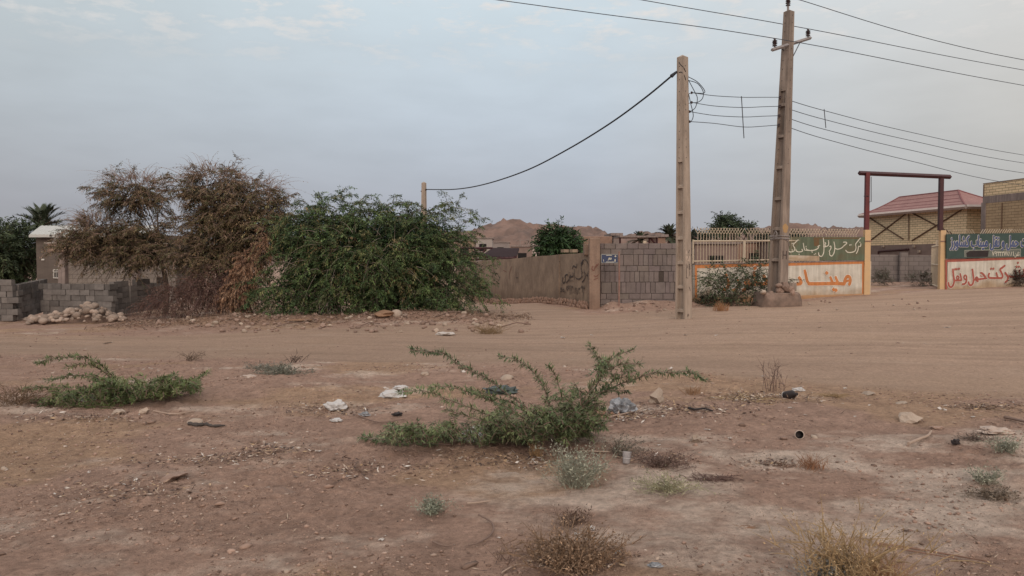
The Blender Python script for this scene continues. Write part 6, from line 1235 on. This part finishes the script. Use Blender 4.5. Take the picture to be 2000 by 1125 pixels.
def pot():
    p = G(1561, 857); k = p.y / F; t = thing('black_pot', p, 'black open cup with a pale rim lying on its side at right of centre', 'cup'); M = Euler((R(82), 0, R(-14))).to_matrix(); r = 8.8 * k
    c = p + Vector((0, 0, r * .95)); MB().lathe(c + M @ Vector((0, 0, -.06)), [(.5 * r, -.02), (.7 * r, 0), (.92 * r, .07), (.85 * r, .07), (.6 * r, .01), (.01, .008)], 18, M).build('cup_body', M_black, t)
    MB().lathe(c + M @ Vector((0, 0, .004)), [(.88 * r, .004), (1.05 * r, .0), (1.05 * r, .012), (.88 * r, .014), (.88 * r, .004)], 18, M, cap=False).build('rim', M_cloth, t)
    p = G(1540, 777); k = p.y / F; t = thing('dark_bottle', p, 'small dark bottle lying beside the twig plant', 'bottle'); M = Euler((R(75), 0, R(30))).to_matrix(); MB().lathe(p + Vector((0, 0, .03)), [(.01, -.05), (.045, -.048), (.05, 0), (.05, .06), (.02, .09), (.018, .12), (.01, .121)], 12, M).build('bottle_body', M_black, t, smooth=True); MB().lathe(p + Vector((0, 0, .03)) + M @ Vector((0, 0, -.055)), [(.03, -.005), (.048, 0), (.03, .006)], 12, M).build('label_end', M_bag, t)
    p = G(1223, 906); k = p.y / F; t = thing('plastic_cup', p, 'clear plastic cup standing tilted below the foil', 'cup'); M = Euler((R(-14), R(6), 0)).to_matrix(); r = 9 * k; h = 24 * k
    MB().lathe(p, [(.75 * r, 0), (.82 * r, .1 * h), (.98 * r, .9 * h), (1.04 * r, h), (.98 * r, h), (.9 * r, .85 * h), (.72 * r, .05 * h), (.01, .04 * h)], 20, M).build('cup_body', M_cup, t, smooth=True); MB().lathe(p + M @ Vector((0, 0, .42 * h)), [(.93 * r, 0), (.96 * r, .02 * h), (.93 * r, .04 * h)], 20, M, cap=False).build('band', M_bag, t)
pot()
SCR = []
for k in range(6):
    rg = random.Random(k + 40); mb = MB(); n = 4
    vs = [(x / n * 2 - 1 + rg.uniform(-.18, .18), y / n * 2 - 1 + rg.uniform(-.18, .18), rg.uniform(.0, .45)) for y in range(n + 1) for x in range(n + 1)]
    drop = {rg.randrange(16) for _ in range(4)}
    fs = [(y * 5 + x, y * 5 + x + 1, y * 5 + x + 6, y * 5 + x + 5) for i, (y, x) in enumerate((y, x) for y in range(n) for x in range(n)) if i not in drop]
    o = mb.add(vs, fs).build('paper_scrap', M_scrap); SCR.append(o.data); bpy.data.objects.remove(o)
def scraps():
    rg = random.Random(77); pts = [(278, 722), (292, 720), (308, 722), (313, 725), (207, 672), (212, 670), (753, 759), (780, 790), (835, 795), (1063, 735), (1390, 777), (1445, 765), (1567, 741), (1590, 768), (1605, 784), (1544, 797), (1574, 811), (1670, 814), (1425, 856), (1452, 842), (570, 877), (620, 882), (655, 888), (607, 900), (734, 915), (476, 901), (395, 925), (418, 877), (578, 933), (267, 938), (250, 902), (244, 947), (175, 923), (100, 885), (30, 884), (750, 1048), (745, 1055), (977, 1052), (1380, 840), (1285, 870), (1310, 720), (1340, 733), (1490, 735), (1650, 759), (1700, 792), (1840, 800), (1900, 815), (1975, 786), (1600, 640), (1340, 655), (1155, 655), (1100, 660), (1400, 655), (1850, 640)]
    for x, y in pts:
        p = G(x + rg.uniform(-2, 2), y); o = bpy.data.objects.new('paper_scrap', SCR[rg.randrange(6)]); COL.objects.link(o); s = rg.uniform(4, 8.5) / F * p.y / 2; o.scale = (s * rg.uniform(1, 1.8), s, s * .8); o.rotation_euler = (rg.uniform(-.3, .3), rg.uniform(-.3, .3), rg.uniform(0, 6.3)); o.location = (p.x, p.y, p.z + .004)
        tag(o, 'small pale scrap of litter lying loose on the soil', 'litter', 'pale scraps scattered over the ground')
    # stones and rubble on the bank, wall foot and pole foot
    for i in range(240):
        px = rg.uniform(250, 1035); py = rg.uniform(606, 650) if px > 420 else rg.uniform(600, 640); p = G(px, py); m = M_pale if rg.random() < .22 else M_stoned
        if p.y > 30: continue
        stone('rubble_stone', p, rg.uniform(.03, .085) * (1.6 if rg.random() < .08 else 1), m, rg, 'loose stone in the rubble bank along the front of the thicket', 'stone', 'rubble along the thicket', sink=.3)
    for i in range(60):
        px = rg.uniform(1180, 1350); py = rg.uniform(590, 612); p = G(px, py); stone('rubble_stone', p, rg.uniform(.02, .06), M_pale if rg.random() < .2 else M_stoned, rg, 'loose stone in the spoil at the foot of the grey block wall', 'stone', 'rubble at the block wall', sink=.3)
    for i in range(30):
        px = rg.choice((rg.uniform(1352, 1480), rg.uniform(1560, 1640), rg.uniform(1700, 1830))); py = rg.uniform(585, 609); p = G(px, py)
        if p.y > 33: continue
        stone('rubble_stone', p, rg.uniform(.02, .045), M_pale if rg.random() < .3 else M_stoned, rg, 'loose stone along the foot of the painted walls', 'stone', 'rubble at the painted walls', sink=.3)
    for i in range(6):
        px, py = ((1390, 628), (540, 640), (980, 640), (590, 632), (700, 640), (850, 620))[i]; p0 = G(px, py); q0 = G(px + rg.uniform(30, 60), py - rg.uniform(-6, 8)); mb = MB(); mb.tube([p0 + Vector((0, 0, .03)), p0.lerp(q0, .5) + Vector((0, 0, .12)), q0 + Vector((0, 0, .05))], .018, 5)
        if i: tag(mb.build('fallen_branch', M_twig, origin=p0), 'dry fallen branch on the rubble bank in front of the bush', 'branch', 'fallen branches on the bank')
scraps()
def debris():
    rg = np.random.default_rng(15); Cs = []
    for px, py, sx, sy, n in ((1330, 800, 120, 16, 900), (1500, 775, 130, 12, 600), (1220, 815, 50, 12, 420), (1460, 780, 40, 9, 420), (640, 800, 90, 12, 500), (520, 880, 70, 14, 420), (700, 920, 120, 22, 500), (1020, 900, 130, 16, 700), (150, 815, 130, 9, 420), (400, 900, 120, 14, 400), (1930, 795, 80, 6, 420), (1500, 905, 60, 8, 160), (1290, 900, 60, 12, 260), (1130, 1100, 90, 16, 260), (250, 960, 180, 30, 500)):
        c = G(px, py); k = c.y / F; Cs.append(np.stack([c.x + rg.normal(size=n) * sx * k * .6, c.y + rg.normal(size=n) * sy * k * c.y / 1.6 * .55], 1))
    P2 = np.concatenate(Cs); x, y = P2[:, 0], np.maximum(P2[:, 1], 3.2); n = len(x); C = np.stack([x, y, gz(x, y) + rg.uniform(.002, .016, n)], 1)
    V, F_ = leaf_quads(C, unit(rg.normal(size=(n, 3)) * np.array([1, 1, .22])), unit(rg.normal(size=(n, 3)) * .5 + np.array([0, 0, 1.])), rg.uniform(.012, .06, (n, 1)) * (.7 + .06 * y[:, None]), rg.uniform(.003, .017, (n, 1)) * (.7 + .06 * y[:, None]))
    pal = np.array([[.17, .11, .085], [.50, .40, .33], [.085, .058, .05], [.33, .225, .165], [.46, .32, .20], [.66, .60, .55]]); col = pal[rg.choice(6, n, p=[.27, .13, .24, .2, .12, .04])] * rg.uniform(.85, 1.15, (n, 1))
    tag(npmesh('ground_debris', V, F_, M_gravel, cols=np.repeat(col, 4, 0)), 'clusters of chips straw and litter crumbs on the bare soil', kind='stuff')
debris()
def gravel():
    rg = np.random.default_rng(5); n = 80000
    y = 3.0 + (rg.random(n) ** 1.9) * 19; x = rg.uniform(-1, 1, n) * (y * .74 + .5)
    rm = roadmask(x, y); cl = fbm(x * .8, y * .8, 3, 61); keep = (rg.random(n) < (.95 - .86 * rm)) & (cl - .3 * ss(x + .3 * (y - 4), -.6, 1.4) * ss(-y, -8.6, -5.5) + rg.normal(size=n) * .17 > -.02); x, y = x[keep], y[keep]; n = len(x)
    z = gz(x, y); r = (.0028 + .0095 * rg.random(n) ** 4.5) * (1 + .055 * y); big = rg.random(n) < .012; r = np.where(big, r * 2.2, r)
    B = np.array([tuple(v) for v in ICO[1][0]]); Fc = np.array(ICO[1][1]); V = B[None] * (1 + .42 * rg.normal(size=(n, len(B), 1)).clip(-1, 1)); a = rg.uniform(0, 6.283, n); c, s = np.cos(a), np.sin(a)
    sx, sy, sz = r * rg.uniform(.9, 1.6, n), r * rg.uniform(.7, 1.1, n), r * rg.uniform(.3, .7, n); V = V * np.stack([sx, sy, sz], 1)[:, None]
    V = np.stack([V[..., 0] * c[:, None] - V[..., 1] * s[:, None], V[..., 0] * s[:, None] + V[..., 1] * c[:, None], V[..., 2]], -1) + np.stack([x, y, z + sz * .45], 1)[:, None]
    F_ = (Fc[None] + (np.arange(n) * len(B))[:, None, None]).reshape(-1, 3); pal = np.array([[.37, .245, .19], [.30, .195, .15], [.50, .40, .34], [.20, .13, .10], [.40, .29, .235]]); col = pal[rg.choice(5, n, p=[.36, .29, .03, .24, .08])] * rg.uniform(.85, 1.15, (n, 1))
    tag(npmesh('gravel', V.reshape(-1, 3), F_, M_gravel, cols=np.repeat(col, len(B), 0)), 'fine gravel and clods strewn over the bare soil', kind='stuff')
    n = 9000; bx = rg.uniform(-12.5, .6, n); by = 23.9 + rg.normal(size=n) * .8; C = np.stack([bx, by, gz(bx, by) + rg.uniform(0, .05, n)], 1)
    V, F_ = leaf_quads(C, unit(rg.normal(size=(n, 3)) * np.array([1, 1, .35])), unit(rg.normal(size=(n, 3))), rg.uniform(.03, .17, (n, 1)), rg.uniform(.006, .028, (n, 1))); pal = np.array([[.18, .115, .085], [.30, .21, .15], [.10, .068, .052], [.24, .14, .095], [.42, .33, .27]]); col = pal[rg.choice(5, n, p=[.34, .2, .24, .15, .07])]
    tag(npmesh('bank_debris', V, F_, M_gravel, cols=np.repeat(col, 4, 0)), 'splintered wood and leaf debris along the bank before the thicket', kind='stuff')
    n = 26000; y = 3.1 + (rg.random(n) ** 1.6) * 14; x = rg.uniform(-1, 1, n) * (y * .74 + .5); cl = fbm(x * 1.3, y * 1.3, 3, 81); keep = (rg.random(n) > roadmask(x, y) * .97) & (cl + rg.normal(size=n) * .16 + .22 * np.exp(-((x - .6) ** 2 / 3 + (y - 6.1) ** 2 / 1.2)) > .10); x, y = x[keep], y[keep]; n = len(x)
    C = np.stack([x, y, gz(x, y) + .004], 1); D = unit(np.stack([rg.normal(size=n), rg.normal(size=n), rg.uniform(-.05, .3, n)], 1)); k = (1 + .05 * y)[:, None]
    V, F_ = leaf_quads(C, D, unit(rg.normal(size=(n, 3)) * .4 + np.array([0, 0, 1.])), rg.uniform(.008, .038, (n, 1)) * k * np.where(rg.random((n, 1)) < .05, 2.4, 1), rg.uniform(.002, .0065, (n, 1)) * k)
    pal = np.array([[.17, .105, .08], [.45, .34, .26], [.10, .066, .054], [.27, .18, .13]]); col = pal[rg.choice(4, n, p=[.33, .2, .3, .17])]
    tag(npmesh('leaf_litter', V, F_, M_gravel, cols=np.repeat(col, 4, 0)), 'dry twig and leaf litter strewn over the bare soil', kind='stuff')
gravel()
